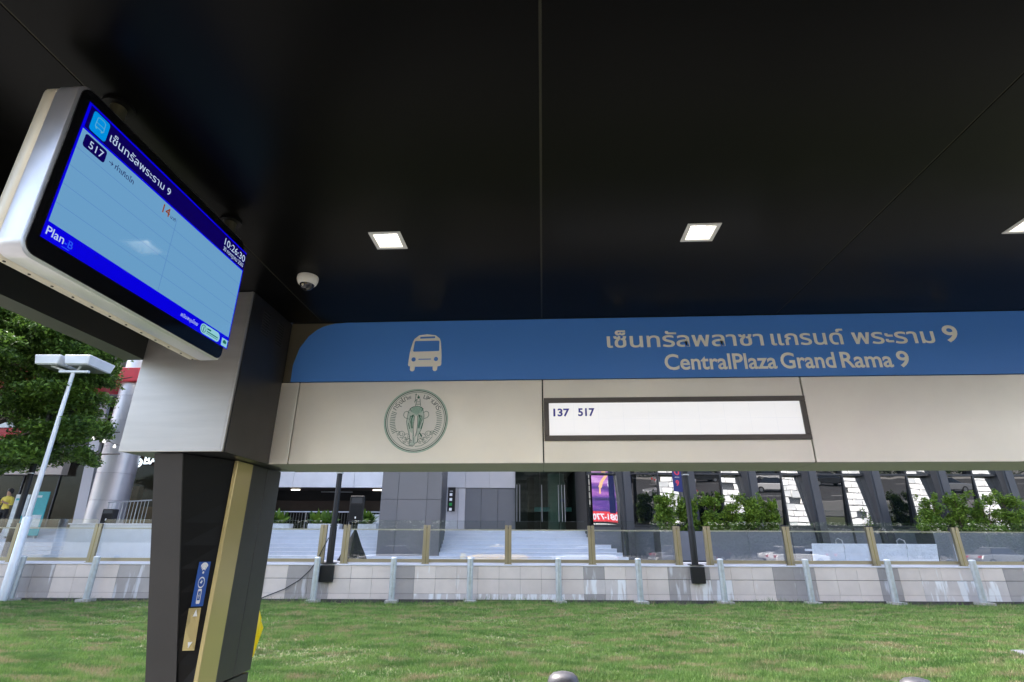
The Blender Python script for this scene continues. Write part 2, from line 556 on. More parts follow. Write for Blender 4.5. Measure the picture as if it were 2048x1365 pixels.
ORG = {}

def place(o, og, frame):
    if frame == 'm':
        o.location = mall(og)
        o.rotation_euler = (0, 0, RW)
    else:
        o.location = og

def tag(o, label, cat, group=None):
    o['label'] = label
    o['category'] = cat
    if group:
        o['group'] = group
    return o

def thing(name, label, cat, org=(0, 0, 0), frame='w', group=None):
    o = bpy.data.objects.new(name, None)
    COL.objects.link(o)
    o.empty_display_size = 0.2
    place(o, org, frame)
    ORG[o.name] = org
    return tag(o, label, cat, group)

def struct(o, kind='structure'):
    o['kind'] = kind
    return o

def inst(src, name, parent, loc):
    o = src.copy()
    o.name = name
    COL.objects.link(o)
    o.parent = parent
    o.location = loc
    return o

def copy_tree(o, parent=None):
    c = o.copy()
    COL.objects.link(c)
    c.parent = parent
    ORG[c.name] = ORG.get(o.name, (0, 0, 0))
    for ch in list(o.children):
        copy_tree(ch, c)
    return c

def rrect(u0, u1, v0, v1, r, n=5):
    pts = []
    for cx, cy, a0 in ((u1 - r, v0 + r, -90), (u1 - r, v1 - r, 0), (u0 + r, v1 - r, 90), (u0 + r, v0 + r, 180)):
        for k in range(n + 1):
            a = R(a0 + 90 * k / n)
            pts.append((cx + r * math.cos(a), cy + r * math.sin(a)))
    return pts

def circ(u, v, r, n=20):
    return [(u + r * math.cos(2 * PI * k / n), v + r * math.sin(2 * PI * k / n)) for k in range(n)]

_TXT = {}

def glyphs(body, bold=0.0):
    key = (body, bold)
    if key in _TXT:
        return _TXT[key]
    c = bpy.data.curves.new('lettering', 'FONT')
    c.body = body
    c.resolution_u = 4
    c.bevel_depth = bold
    c.bevel_resolution = 0
    o = bpy.data.objects.new('lettering_tmp', c)
    COL.objects.link(o)
    bpy.context.view_layer.update()
    me = bpy.data.meshes.new_from_object(o.evaluated_get(bpy.context.evaluated_depsgraph_get()))
    vs_ = [tuple(v.co) for v in me.vertices]
    fs_ = [tuple(p.vertices) for p in me.polygons]
    bpy.data.objects.remove(o)
    bpy.data.curves.remove(c)
    bpy.data.meshes.remove(me)
    _TXT[key] = (vs_, fs_)
    return _TXT[key]

def text(mb, body, mp, u0, u1, v0, vscale=None, bold=0.0, ht=None, rot=0.0, dep=0.0012, sv=None):
    """fit the line between u0 and u1 with its baseline on v0; ht: height of the whole line above the baseline"""
    vs_, fs_ = glyphs(body, bold)
    xs = [p[0] for p in vs_]
    ys = [p[1] for p in vs_]
    s = (u1 - u0) / (max(xs) - min(xs))
    sv = sv or (ht / max(ys) if ht else (vscale or 1) * s)
    zs = max(abs(p[2]) for p in vs_) or 1
    c_, s_ = math.cos(rot), math.sin(rot)
    pts = []
    for x, y, z in vs_:
        du, dv = (x - min(xs)) * s, y * sv
        pts.append(mp(u0 + du * c_ - dv * s_, v0 + du * s_ + dv * c_, dep + z / zs * dep * 0.5))
    return mb.poly(pts, fs_)

def mesh_np(name, verts, faces_n, mat, parent=None, org=(0, 0, 0), frame='w', nside=3):
    """big leaf and grass meshes: verts (n,3) in scene or mall coordinates, every nside vertices one face"""
    me = bpy.data.meshes.new(name)
    v = (np.asarray(verts, dtype=np.float32) - np.asarray(ORG[parent.name] if parent is not None else org, dtype=np.float32))
    n = len(v)
    nf = n // nside
    me.vertices.add(n)
    me.vertices.foreach_set('co', v.ravel())
    me.loops.add(n)
    me.loops.foreach_set('vertex_index', np.arange(n, dtype=np.int32))
    me.polygons.add(nf)
    me.polygons.foreach_set('loop_start', np.arange(0, n, nside, dtype=np.int32))
    me.polygons.foreach_set('loop_total', np.full(nf, nside, dtype=np.int32))
    me.update(calc_edges=True)
    me.materials.append(MATS[mat])
    o = bpy.data.objects.new(name, me)
    COL.objects.link(o)
    if parent is not None:
        o.parent = parent
        ORG[o.name] = ORG[parent.name]
    else:
        place(o, org, frame)
        ORG[o.name] = org
    return o

def leaves(centres, size, aspect=0.55, droop=0.0, upness=0.5):
    """one pointed leaf (a bent quad) per centre"""
    c = np.asarray(centres, dtype=np.float64)
    n = len(c)
    a = RNG.normal(size=(n, 3))
    a[:, 2] = a[:, 2] * 0.6 - droop
    a /= np.linalg.norm(a, axis=1)[:, None]
    nn = RNG.normal(size=(n, 3))
    nn[:, 2] = np.abs(nn[:, 2]) + upness
    b = np.cross(a, nn)
    b /= np.linalg.norm(b, axis=1)[:, None] + 1e-9
    s = size * RNG.uniform(0.6, 1.35, size=(n, 1))
    up_ = np.cross(b, a) * s * 0.12
    q = np.stack([c - a * s * 0.5, c + b * s * aspect * 0.5 + up_, c + a * s * 0.5, c - b * s * aspect * 0.5 + up_], axis=1)
    return q.reshape(-1, 3)

def clumps(cs, n, power=0.5):
    """points spread through ellipsoid clumps cs = [(x, y, z, rx, ry, rz)], denser near their surfaces"""
    cs = np.asarray(cs, dtype=np.float64)
    w = (cs[:, 3] * cs[:, 4] * cs[:, 5]) ** (2 / 3)
    k = RNG.choice(len(cs), size=n, p=w / w.sum())
    d = RNG.normal(size=(n, 3))
    d /= np.linalg.norm(d, axis=1)[:, None]
    r = RNG.uniform(0.15, 1, size=(n, 1)) ** power
    return cs[k, :3] + d * r * cs[k, 3:]

# ================================================================== the ground
YB, ZC = 4.40, 3.50          # sign face, ceiling height
ground = struct(MB().box(-400, 400, -400, 400, -0.5, -0.25).build('ground', 'pavement'))
def lawn_z(x, y):
    return 0.02 * np.sin(x * 0.7 + y * 0.9) + 0.012 * np.sin(x * 1.9 - y * 1.3) - 0.012
lw = MB()
nx, ny = 150, 40
for j in range(ny + 1):
    for i in range(nx + 1):
        x = -30 + 62 * i / nx
        y = 5.6 + (16.8 + 0.06 * x - 5.6) * j / ny
        lw.v.append((x, y, lawn_z(x, y) - 0.012))
for j in range(ny):
    for i in range(nx):
        a = j * (nx + 1) + i
        lw.f.append((a, a + 1, a + nx + 2, a + nx + 1))
struct(lw.build('lawn', 'soil', fix=False))
struct(MB().box(-60, 60, -2.6, 5.6, -0.26, 0.0).build('pavement', 'pavement'))
road = struct(MB().box(-200, 200, -24, -2.62, -0.26, -0.13).build('road', 'asphalt'))
mk = MB()
for k in range(-14, 15):
    for yy in (-7.2, -14.6, -18.4):
        mk.box(k * 7.0, k * 7.0 + 3.0, yy - 0.06, yy + 0.06, -0.128, -0.126)
mk.build('lane_marking', 'road_paint', road)
MB().box(-60, 60, -2.84, -2.61, -0.25, 0.003).build('kerb', 'concrete', road, bev=0.02)
MB().box(-200, 200, -24.2, -24.01, -0.25, 0.02).build('kerb', 'concrete', road, bev=0.02)
struct(MB().box(-200, 200, -40, -24.25, -0.26, 0.0).build('far_pavement', 'pavement'))

# grass, denser where it is near
def grass():
    out = []
    def band(y0, y1, dens, h, w):
        area = (y1 - y0) * 42
        n = int(area * dens)
        y = RNG.uniform(y0, y1, n)
        x = RNG.uniform(-21, 21, n)
        keep = (np.abs(x + 0.056 * y) < y * 1.02 + 0.8) & (y < 16.72 + 0.06 * x)
        x, y = x[keep], y[keep]
        def vn(f, a, b):
            return np.sin(x * f + a + 1.7 * np.sin(y * f * 0.73 + b)) * np.sin(y * f * 1.37 + b + 1.3 * np.sin(x * f * 0.61 + a))
        thin = 0.45 * vn(0.9, 0.3, 1.1) + 0.35 * vn(2.3, 2.0, 0.4) + 0.35 * vn(5.1, 1.0, 2.2) + 0.25 * vn(11.0, 0.5, 1.9)
        keep = RNG.uniform(-1, 1, len(x)) > thin * 0.7 - 0.85
        x, y, thin = x[keep], y[keep], thin[keep]
        n = len(x)
        for b in range(3):
            a = RNG.uniform(0, 2 * PI, n)
            lean = RNG.uniform(0.1, 1.3, n)
            hh = h * RNG.uniform(0.4, 1.35, n) * np.clip(1 - 0.65 * thin, 0.35, 1.7)
            ww = w * RNG.uniform(0.7, 1.3, n)
            bx = x + RNG.normal(0, 0.012, n)
            by = y + RNG.normal(0, 0.012, n)
            fa = RNG.uniform(0, 2 * PI, n)
            z0 = lawn_z(bx, by) - 0.02
            tri = np.stack([np.stack([bx - np.cos(fa) * ww, by - np.sin(fa) * ww, z0], 1),
                            np.stack([bx + np.cos(fa) * ww, by + np.sin(fa) * ww, z0], 1),
                            np.stack([bx + np.cos(a) * lean * hh, by + np.sin(a) * lean * hh, z0 + 0.02 + hh], 1)], 1)
            out.append(tri.reshape(-1, 3))
    band(6.3, 9.0, 2100, 0.040, 0.0050)
    band(9.0, 12.0, 1250, 0.040, 0.0065)
    band(12.0, 17.9, 700, 0.040, 0.0085)
    band(15.6, 17.9, 60, 0.13, 0.007)
    v = np.concatenate(out)
    o = mesh_np('grass', v, None, 'grass_blades')
    tag(o, 'short green lawn grass with dry straw patches before the wall', 'grass')
    struct(o, 'stuff')
grass()

# ================================================================== bus shelter
sh = thing('bus_shelter', 'dark bus shelter with black ceiling, cream beam and charcoal wedge column', 'bus shelter', (-2.6, 4.5, 0))
XL, XR, YF, YK = -3.08, 7.2, 1.18, 4.95
LIGHTS = (-1.0, 1.05, 3.1, 5.15)
seams = [XL, -2.0, 0.02, 2.08, 4.13, 6.18, XR]
for k in range(6):
    a, b = seams[k] + 0.006, seams[k + 1] - 0.006
    hx = [x for x in LIGHTS if a < x < b]
    m = MB()
    if hx:
        x0, x1, y0, y1 = hx[0] - 0.085, hx[0] + 0.085, 2.927, 3.097
        m.box(a, x0, YF, 4.38, ZC, ZC + 0.03).box(x1, b, YF, 4.38, ZC, ZC + 0.03)
        m.box(x0, x1, YF, y0, ZC, ZC + 0.03).box(x0, x1, y1, 4.38, ZC, ZC + 0.03)
    else:
        m.box(a, b, YF, 4.38, ZC, ZC + 0.03)
    m.build('ceiling_panel', 'ceiling_black', sh)
for s in seams[1:-1]:
    MB().box(s - 0.010, s + 0.010, YF, 4.38, ZC + 0.004, ZC + 0.028).build('ceiling_joint', 'seam_metal', sh)
MB().box(XL - 0.15, XR, YF - 0.05, YK, 3.75, 3.88).box(XL - 0.15, XR, YF - 0.05, YF - 0.002, 3.46, 3.748).build('roof', 'bronze_dark', sh)
# side fascia at the left end
MB().box(XL - 0.16, XL - 0.004, YF, 3.735, 3.13, 3.748).build('side_fascia', 'wedge_black', sh)
MB().box(XL - 0.16, XL + 0.006, YF, 3.735, 2.93, 3.128).build('side_fascia_trim', 'fascia_olive', sh)
# sign beam
def beam_panel(x0, x1, name='beam_panel'):
    return MB().box(x0, x1, YB, YB + 0.03, 2.222, 2.93).build(name, 'beam_cream', sh, bev=0.004)
beam_panel(-2.296, -2.135, 'corner_panel'); beam_panel(-2.125, 0.012); beam_panel(0.022, 2.180); beam_panel(2.190, 4.34); beam_panel(4.35, 6.5)
MB().box(-2.296, XR, YB + 0.032, YK, 2.235, 3.749).build('beam_core', 'bronze_dark', sh)
for a, b in ((-2.296, 0.014), (0.020, 2.182), (2.188, 4.342), (4.348, XR)):
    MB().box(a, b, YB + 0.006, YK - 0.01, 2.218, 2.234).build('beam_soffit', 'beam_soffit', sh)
MB().box(-2.292, -1.6, YB + 0.012, YB + 0.03, 2.94, 3.499).build('corner_infill', 'brass_dull', sh)
# column head
hd = MB().box(-3.08, -2.302, 3.742, YK, 2.224, 3.499).build('column_head', 'bronze_dark', sh)
MB().box(-3.082, -2.316, 3.722, 3.741, 2.220, 3.497).build('front_panel', 'steel_light', hd, bev=0.003)
MB().box(-2.314, -2.300, 3.720, 3.741, 2.220, 3.497).build('corner_trim', 'steel_light', hd)
MB().box(-2.3005, -2.292, 3.744, YB - 0.002, 2.219, 3.498).build('side_panel', 'bronze_dark', hd, bev=0.002)
for yc in (3.97, 4.215):
    vm = MB()
    for k in range(9):
        z = 3.215 + k * 0.024
        vm.box(-2.2918, -2.2885, yc - 0.055, yc + 0.055, z, z + 0.011)
    struct(vm.build('vent', 'parking_black', hd), 'stuff')
# column shaft
def wf(z):
    return 3.80 + (2.22 - z) * 0.26          # front of the wedge at height z
def wedge(t, z, h=0.0):
    y0 = wf(z)
    x0 = -2.645 + (2.22 - z) * 0.0305
    x, y = x0 + (-2.465 - x0) * t, y0 + (4.19 - y0) * t
    n = Vector((4.19 - y0, -(-2.465 - x0), 0)).normalized()
    return (x + n.x * h, y + n.y * h, z)
zs = [0.0 + 2.218 * k / 14 for k in range(15)]
MB().loops([[(-2.86 + (2.22 - z) * 0.023, wf(z), z), (-2.645 + (2.22 - z) * 0.0305, wf(z), z), (-2.645 + (2.22 - z) * 0.0305, wf(z) + 0.012, z), (-2.86 + (2.22 - z) * 0.023, wf(z) + 0.012, z)] for z in zs]).build('column_front', 'charcoal', sh)
MB().loops([[(-2.855 + (2.22 - z) * 0.023, wf(z) + 0.013, z), (-2.647 + (2.22 - z) * 0.0305, wf(z) + 0.013, z), (-2.4645, 4.19, z), (-2.4645, 4.41, z), (-2.855, 4.41, z)] for z in zs]).build('column_wedge', 'wedge_black', sh)
MB().box(-2.462, -2.43, 4.18, 4.418, 0.0, 2.2175).build('brass_strip', 'brass', sh, bev=0.003)
MB().box(-2.85, -2.434, 4.42, 4.667, 0.62, 2.2175).build('rear_panel', 'charcoal', sh, bev=0.003)
MB().box(-2.85, -2.434, 4.673, 4.93, 0.62, 2.2175).build('rear_panel', 'charcoal', sh, bev=0.003)
MB().box(-2.84, -2.442, 4.42, 4.92, 0.0, 0.604).build('column_base', 'charcoal', sh)

# ------------------------------------------------------------------ the blue station sign
def SG(u, v, h=0.0):
    return (u, YB - 0.002 - h, v)
ss = thing('station_sign', 'long blue name board with cream Thai and English lettering above the cream beam', 'sign', (0, YB, 2.94))
bo = [(-2.216, 2.936), (-2.218, 3.094), (-2.18, 3.257), (-2.11, 3.372), (-2.045, 3.43), (-1.988, 3.463), (-1.88, 3.492), (-1.76, 3.4985), (XR - 0.4, 3.4985), (XR - 0.4, 2.936)]
MB().flat(bo, lambda u, v, h: (u, YB + 0.010 - h, v), 0.011).build('board', 'sign_blue', ss)
def gh(ch):
    return max(p[1] for p in glyphs(ch)[0])
kt = 0.103 / gh('ก')
for wd, a, b in (('เซ็นทรัลพลาซา', 0.591, 1.939), ('แกรนด์', 2.003, 2.62), ('พระราม', 2.686, 3.368)):
    m = MB(); text(m, wd, SG, a, b, 3.218, sv=kt, bold=0.017)
    m.build('thai_word', 'letter_cream', ss, fix=False)
m = MB(); text(m, '9', SG, 3.443, 3.567, 3.226, ht=0.150, bold=0.022); m.build('thai_word', 'letter_cream', ss, fix=False)
for wd, a, b in (('CentralPlaza', 1.074, 2.018), ('Grand', 2.051, 2.504), ('Rama', 2.549, 2.974), ('9', 3.01, 3.111)):
    m = MB(); text(m, wd, SG, a, b, 3.008, sv=0.135 / gh('R'), bold=0.020)
    m.build('english_word', 'letter_cream', ss, fix=False)
def BI(x, y):
    return (-1.17 + (x - 968) * 0.00118, 3.02 + (470 - y) * 0.00124)
bus = MB().flat([BI(*p) for p in [(985, 432), (986, 460), (994, 468), (1003, 470), (1012, 468), (1020, 460), (1022, 435), (1156, 435), (1158, 460), (1165, 468), (1173, 470), (1182, 468), (1190, 460), (1192, 435), (1212, 432), (1220, 420), (1219, 360), (1215, 310), (1207, 245), (1198, 222), (1165, 197), (1100, 188), (1038, 196), (1005, 222), (994, 245), (983, 290), (975, 330), (968, 420), (972, 430)]], SG, 0.003).build('bus_symbol', 'letter_cream', ss)
def BJ(u, v, h=0.0):
    return (u, YB - 0.0052 - h, v)
m = MB().flat([BI(*p) for p in [(1014, 240), (1191, 240), (1196, 246), (1199, 314), (1194, 319), (1006, 322), (1000, 317), (1008, 246)]], BJ, 0.001)
m.flat([BI(*p) for p in [(1048, 208), (1160, 206), (1162, 219), (1048, 222)]], BJ, 0.001)
m.flat([BI(*p) for p in circ(1008, 381, 16)], BJ, 0.001).flat([BI(*p) for p in circ(1178, 380, 16)], BJ, 0.001)
m.flat([BI(*p) for p in [(1045, 377), (1140, 377), (1140, 383), (1045, 384)]], BJ, 0.001)
m.build('bus_window', 'sign_blue', bus)

# ------------------------------------------------------------------ the route board
rb = thing('route_board', 'white route number board reading 137 and 517 in dark frame', 'sign', (1.1, YB, 2.4))
a, b, c, d, w = 0.026, 2.178, 2.40, 2.76, 0.042
for q in ((a, b, d - w, d), (a, b, c, c + w), (a, a + w, c + w + 0.0006, d - w - 0.0006), (b - w, b, c + w + 0.0006, d - w - 0.0006)):
    MB().box(q[0], q[1], YB - 0.03, YB - 0.001, q[2], q[3]).build('frame_bar', 'frame_bronze', rb, bev=0.003)
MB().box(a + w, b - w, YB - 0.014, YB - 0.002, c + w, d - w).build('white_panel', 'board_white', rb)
def RB(u, v, h=0.0):
    return (u, YB - 0.0145 - h, v)
m = MB()
for k in range(1, 10):
    u = a + w + (b - a - 2 * w) * k / 10
    m.stroke([(u, c + w + 0.01), (u, d - w - 0.01)], 0.003, RB, 0.0006)
m.stroke([(a + w, (c + d) / 2), (b - w, (c + d) / 2)], 0.003, RB, 0.0006)
struct(m.build('cell_lines', 'board_line', rb), 'stuff')
m = MB()
text(m, '137', RB, 0.105, 0.24, 2.607, bold=0.032, ht=0.064)
m.build('route_number', 'route_ink', rb, fix=False); m = MB()
text(m, '517', RB, 0.312, 0.45, 2.608, bold=0.032, ht=0.064)
m.build('route_number', 'route_ink', rb, fix=False)

# ------------------------------------------------------------------ the round emblem
eb = thing('round_emblem', 'round green line emblem with elephant on the cream beam panel', 'emblem', (-1.065, YB, 2.583))
KE = 0.27 / 530
def EP(x, y):
    return (-1.065 + (x - 785) * KE, 2.583 + (715 - y) * KE)
def EM(layer):
    return lambda u, v, h=0.0: (u, YB - 0.001 - layer * 0.0012 - h, v)
MB().flat([EP(*p) for p in circ(785, 715, 540, 64)], EM(0), 0.0008).build('disc', 'emblem_base', eb)
def ring(r0_, r1_, mat, lay):
    m = MB()
    n = 72
    for k in range(n):
        a0, a1 = 2 * PI * k / n, 2 * PI * (k + 1) / n
        m.flat([EP(785 + rr * math.cos(t), 715 + rr * math.sin(t)) for rr, t in ((r0_, a0), (r0_, a1), (r1_, a1), (r1_, a0))], EM(lay), 0.0006)
    return m.build('ring', mat, eb)
ring(524, 540, 'emblem_pale', 1); ring(503, 518, 'emblem_dark', 1); ring(480, 487, 'emblem_dark', 1)
m = MB()
for k in range(13):
    for t in (R(160 + 50 * k / 12), R(22 - 57 * k / 12)):
        m.stroke([EP(785 + rr * math.cos(t), 715 - rr * math.sin(t)) for rr in (352, 440)], 9 * KE, EM(1), 0.0006)
struct(m.build('tick_marks', 'emblem_dark', eb), 'stuff')
m = MB()
for chars, angs in ((('ก', 'รุ', 'ง', 'เ', 'ท', 'พ'), (150, 141, 132, 125, 118, 109)), (('ม', 'ห', 'า', 'น', 'ค', 'ร'), (71, 62, 54, 47, 38, 29))):
    for ch, t in zip(chars, angs):
        t = R(t)
        w = 30 if ch in 'เา' else 58
        cx, cy = EP(785 + 385 * math.cos(t) - w / 2 * math.sin(t), 715 - 385 * math.sin(t) - w / 2 * math.cos(t))
        vs_, fs_ = glyphs(ch, 0.0)
        text(m, ch, EM(0.7), cx, cx + w * KE, cy, rot=t - PI / 2, dep=0.0006)
struct(m.build('emblem_lettering', 'emblem_grey', eb, fix=False), 'stuff')
body = [(650, 560), (700, 495), (790, 472), (870, 492), (905, 560), (920, 640), (915, 740), (890, 860), (845, 960), (838, 1040), (830, 1090), (792, 1100), (782, 1132), (700, 1132), (702, 1060), (690, 960), (652, 845), (628, 740), (640, 640)][::-1]
MB().flat([EP(*p) for p in body], EM(0.9), 0.0006).build('elephant', 'emblem_body', eb)
m = MB()
for pg in ([(755, 640), (812, 640), (820, 760), (812, 900), (790, 985), (765, 985), (752, 880), (750, 760)], [(700, 900), (740, 940), (745, 1060), (712, 1100), (708, 1000)], [(795, 990), (830, 960), (826, 1070), (800, 1075)]):
    m.flat([EP(*p) for p in pg[::-1]], EM(1.6), 0.0005)
m.build('elephant_trunk', 'emblem_base', eb)
m = MB()
for pg in ([(700, 505), (790, 476), (880, 505), (890, 560), (835, 598), (790, 625), (748, 598), (690, 568)],):
    m.flat([EP(*p) for p in pg[::-1]], EM(1.6), 0.0005)
m.flat([EP(*p) for p in [(690, 640), (738, 645), (748, 700), (732, 850), (716, 855), (700, 760)][::-1]], EM(1.6), 0.0005)
m.flat([EP(*p) for p in [(828, 650), (872, 650), (880, 720), (850, 820), (832, 850), (818, 760)][::-1]], EM(1.6), 0.0005)
m.build('elephant_shading', 'emblem_pale', eb)
m = MB()
def st(pts, w=6):
    m.stroke([EP(*p) for p in pts], (w + 2.5) * KE, EM(2.1), 0.0005)
st(body + body[:1], 5)
for sgn in (1, -1):
    fx = lambda x: 785 + sgn * (x - 785)
    st([(fx(900), 590), (fx(950), 560), (fx(990), 580), (fx(1000), 630), (fx(975), 670), (fx(915), 690)], 5)
    st([(fx(870), 560), (fx(900), 520), (fx(870), 500), (fx(830), 480)], 7)
    st([(fx(830), 640), (fx(860), 690), (fx(850), 760), (fx(832), 850)], 10)
    st([(fx(880), 640), (fx(890), 700), (fx(868), 760), (fx(850), 850)], 7)
    st([(fx(820), 620), (fx(850), 650), (fx(880), 640)], 9)
    st([(fx(905), 760), (fx(880), 860)], 9)
    for cx, cy, r in ((1010, 950, 55), (920, 990, 50), (960, 1050, 45), (880, 1060, 40), (1070, 930, 35)):
        st([(fx(cx + r * math.cos(R(t))), cy + r * math.sin(R(t))) for t in range(60, 380, 40)], 4)
        st([(fx(cx + r * 0.5 * math.cos(R(t))), cy + r * 0.5 * math.sin(R(t))) for t in range(0, 300, 60)], 4)
    st([(fx(1080), 990), (fx(1000), 1080), (fx(900), 1140), (fx(800), 1150)], 4)
st([(760, 640), (752, 760), (752, 880), (770, 985)], 6); st([(810, 640), (820, 760), (812, 900), (795, 985)], 6)
st([(865, 930), (905, 990)], 18); st([(700, 1060), (745, 1050)], 4); st([(765, 1000), (770, 1100)], 5)
st([(760, 255), (755, 340), (748, 410)], 7); st([(742, 275), (778, 275)], 6)
st([(800, 280), (800, 300)], 8); st([(785, 345), (775, 400), (760, 472)], 6); st([(830, 345), (838, 400), (850, 472)], 6)
st([(785, 350), (750, 385), (740, 405)], 7); st([(770, 440), (845, 440)], 6); st([(785, 400), (830, 400)], 5)
m.flat([EP(*p) for p in circ(806, 322, 22, 12)], EM(2.1), 0.0005).flat([EP(*p) for p in circ(725, 636, 13, 10)], EM(2.1), 0.0005).flat([EP(*p) for p in circ(845, 636, 13, 10)], EM(2.1), 0.0005)
struct(m.build('line_drawing', 'emblem_dark', eb), 'stuff')

# ------------------------------------------------------------------ stickers on the column
stk = thing('wifi_sticker', 'blue sticker with wireless and phone charging symbols on the column', 'sticker', wedge(0.6, 1.2))
def W1(u, v, h=0.0):                      # u 0..1 across, v 0..1 up
    t = (0.42 + 0.11 * v) * (1 - u) + (0.83 + 0.02 * v) * u
    return wedge(t, 1.17 + 0.30 * v, 0.0015 + h)
MB().flat([(0, 0), (1, 0), (1, 0.25), (1, 0.5), (1, 0.75), (1, 1), (0, 1), (0, 0.75), (0, 0.5), (0, 0.25)], W1, 0.001).build('sticker_sheet', 'sticker_blue', stk)
W2 = lambda u, v, h=0.0: W1(u, v, h + 0.004)
m = MB()
for rr in (0.09, 0.2, 0.31, 0.42):
    if rr == 0.09:
        m.flat([(0.5 + 0.08 * math.cos(2 * PI * k / 10), 0.755 + 0.03 * math.sin(2 * PI * k / 10)) for k in range(10)], W2, 0.0006)
    else:
        m.stroke([(0.5 + rr * math.cos(R(t)), 0.75 + rr * 0.5 * math.sin(R(t))) for t in range(45, 140, 15)], 0.055, W2, 0.0006)
m.build('wireless_symbol', 'sticker_white', stk); m = MB()
m.stroke([(0.5 + 0.26 * math.cos(R(t)), 0.53 + 0.115 * math.sin(R(t))) for t in range(0, 361, 24)], 0.03, W2, 0.0006)
m.flat([(0.36, 0.54), (0.5, 0.5), (0.66, 0.6), (0.55, 0.55), (0.5, 0.6), (0.46, 0.55)], W2, 0.0006)
m.build('bird_symbol', 'sticker_white', stk); m = MB()
m.stroke([(0.36, 0.08), (0.64, 0.08), (0.64, 0.36), (0.36, 0.36), (0.36, 0.08)], 0.05, W2, 0.0006)
m.stroke([(0.38, 0.11), (0.62, 0.11)], 0.05, W2, 0.0006)
m.flat([(0.53, 0.31), (0.45, 0.225), (0.5, 0.225), (0.47, 0.15), (0.56, 0.24), (0.51, 0.24)], W2, 0.0006)
m.build('phone_symbol', 'sticker_white', stk)
bp_ = thing('brass_arrow_plate', 'small brass plate with white up and down arrows below the blue sticker', 'plate', wedge(0.5, 1.0))
def W3(u, v, h=0.0):
    t = (0.24 + 0.12 * v) * (1 - u) + 0.775 * u
    return wedge(t, 0.885 + 0.275 * v, 0.003 + h)
MB().flat([(0, 0), (1, 0), (1, 0.5), (1, 1), (0, 1), (0, 0.5)], W3, 0.003).build('plate', 'brass', bp_)
m = MB().flat([(0.42, 0.80), (0.78, 0.80), (0.62, 0.97)], lambda u, v, h=0: W3(u, v, h + 0.006), 0.0008)
m.build('arrow', 'sticker_white', bp_); m = MB()
m.flat([(0.38, 0.20), (0.46, 0.05), (0.74, 0.20)], lambda u, v, h=0: W3(u, v, h + 0.006), 0.0008)
m.build('arrow', 'sticker_white', bp_)

# ------------------------------------------------------------------ the arrival display
XS = -1.85
tv = thing('arrival_display', 'silver framed bus arrival screen hanging from the black ceiling', 'display', (-1.93, 2.2, 3.0))
def T(x):
    return lambda u, v, h=0.0: (x + h, u, v)
def tring(u0, u1, v0, v1, r, x):
    return [(x, u, v) for u, v in rrect(u0, u1, v0, v1, r, 6)]
MB().loops([tring(1.552, 2.815, 2.588, 3.382, 0.055, -1.958), tring(1.548, 2.819, 2.584, 3.386, 0.058, -1.95), tring(1.548, 2.819, 2.584, 3.386, 0.058, -1.862), tring(1.556, 2.811, 2.592, 3.378, 0.052, -1.8565)]).build('front_casing', 'tv_silver', tv, smooth=50)
MB().loops([tring(1.562, 2.805, 2.600, 3.372, 0.05, -2.02), tring(1.552, 2.815, 2.590, 3.382, 0.055, -2.01), tring(1.552, 2.815, 2.590, 3.382, 0.055, -1.962), tring(1.556, 2.811, 2.594, 3.378, 0.055, -1.9585)]).build('rear_casing', 'tv_beige', tv, smooth=50)
MB().flat(rrect(1.560, 2.807, 2.596, 3.374, 0.048, 6), T(-1.8563), 0.005).build('black_bezel', 'tv_black', tv)
for k in range(12):
    MB().lathe((-1.99, 1.63 + k * 0.103, 2.5885), [(0.005, -0.0015), (0.005, 0.003)], 8).build('screw', 'screw_dark', tv)
def rect(mb, u0, u1, v0, v1, mp, t=0.0004):
    return mb.flat([(u0, v0), (u1, v0), (u1, v1), (u0, v1)], mp, t)
xs = XS + 0.0004
scr = rect(MB(), 1.600, 2.842, 2.675, 3.322, T(xs - 0.0005), 0.0010).build('screen', 'ui_blue', tv)
xs += 0.0006
rect(MB(), 1.612, 2.842, 3.203, 3.312, T(xs)).build('header_band', 'ui_navy', scr)
rect(MB(), 1.609, 2.832, 2.748, 3.193, T(xs)).build('timetable', 'ui_body', scr)
m = MB()
for v in (3.098, 3.010, 2.922, 2.834):
    rect(m, 1.609, 2.832, v - 0.001, v + 0.001, T(xs + 0.0005))
rect(m, 2.213, 2.2155, 2.75, 3.16, T(xs + 0.0005))
struct(m.build('row_lines', 'ui_line', scr), 'stuff')
MB().flat(rrect(1.630, 1.716, 3.210, 3.306, 0.013), T(xs + 0.0005), 0.0004).build('bus_icon', 'ui_icon', scr)
m = MB()
XI = T(xs + 0.001)
m.stroke([(1.652, 3.245), (1.654, 3.288), (1.664, 3.293), (1.684, 3.293), (1.694, 3.288), (1.696, 3.245), (1.652, 3.245)], 0.003, XI, 0.0004)
m.stroke([(1.655, 3.264), (1.693, 3.264)], 0.003, XI, 0.0004).stroke([(1.656, 3.245), (1.662, 3.236)], 0.007, XI, 0.0004).stroke([(1.690, 3.245), (1.686, 3.236)], 0.007, XI, 0.0004)
m.build('bus_icon_lines', 'ui_iconline', scr)
MB().flat(rrect(1.628, 1.742, 3.122, 3.184, 0.012), T(xs + 0.0005), 0.0004).build('route_box', 'ui_navy', scr)
XT = T(xs + 0.0012)
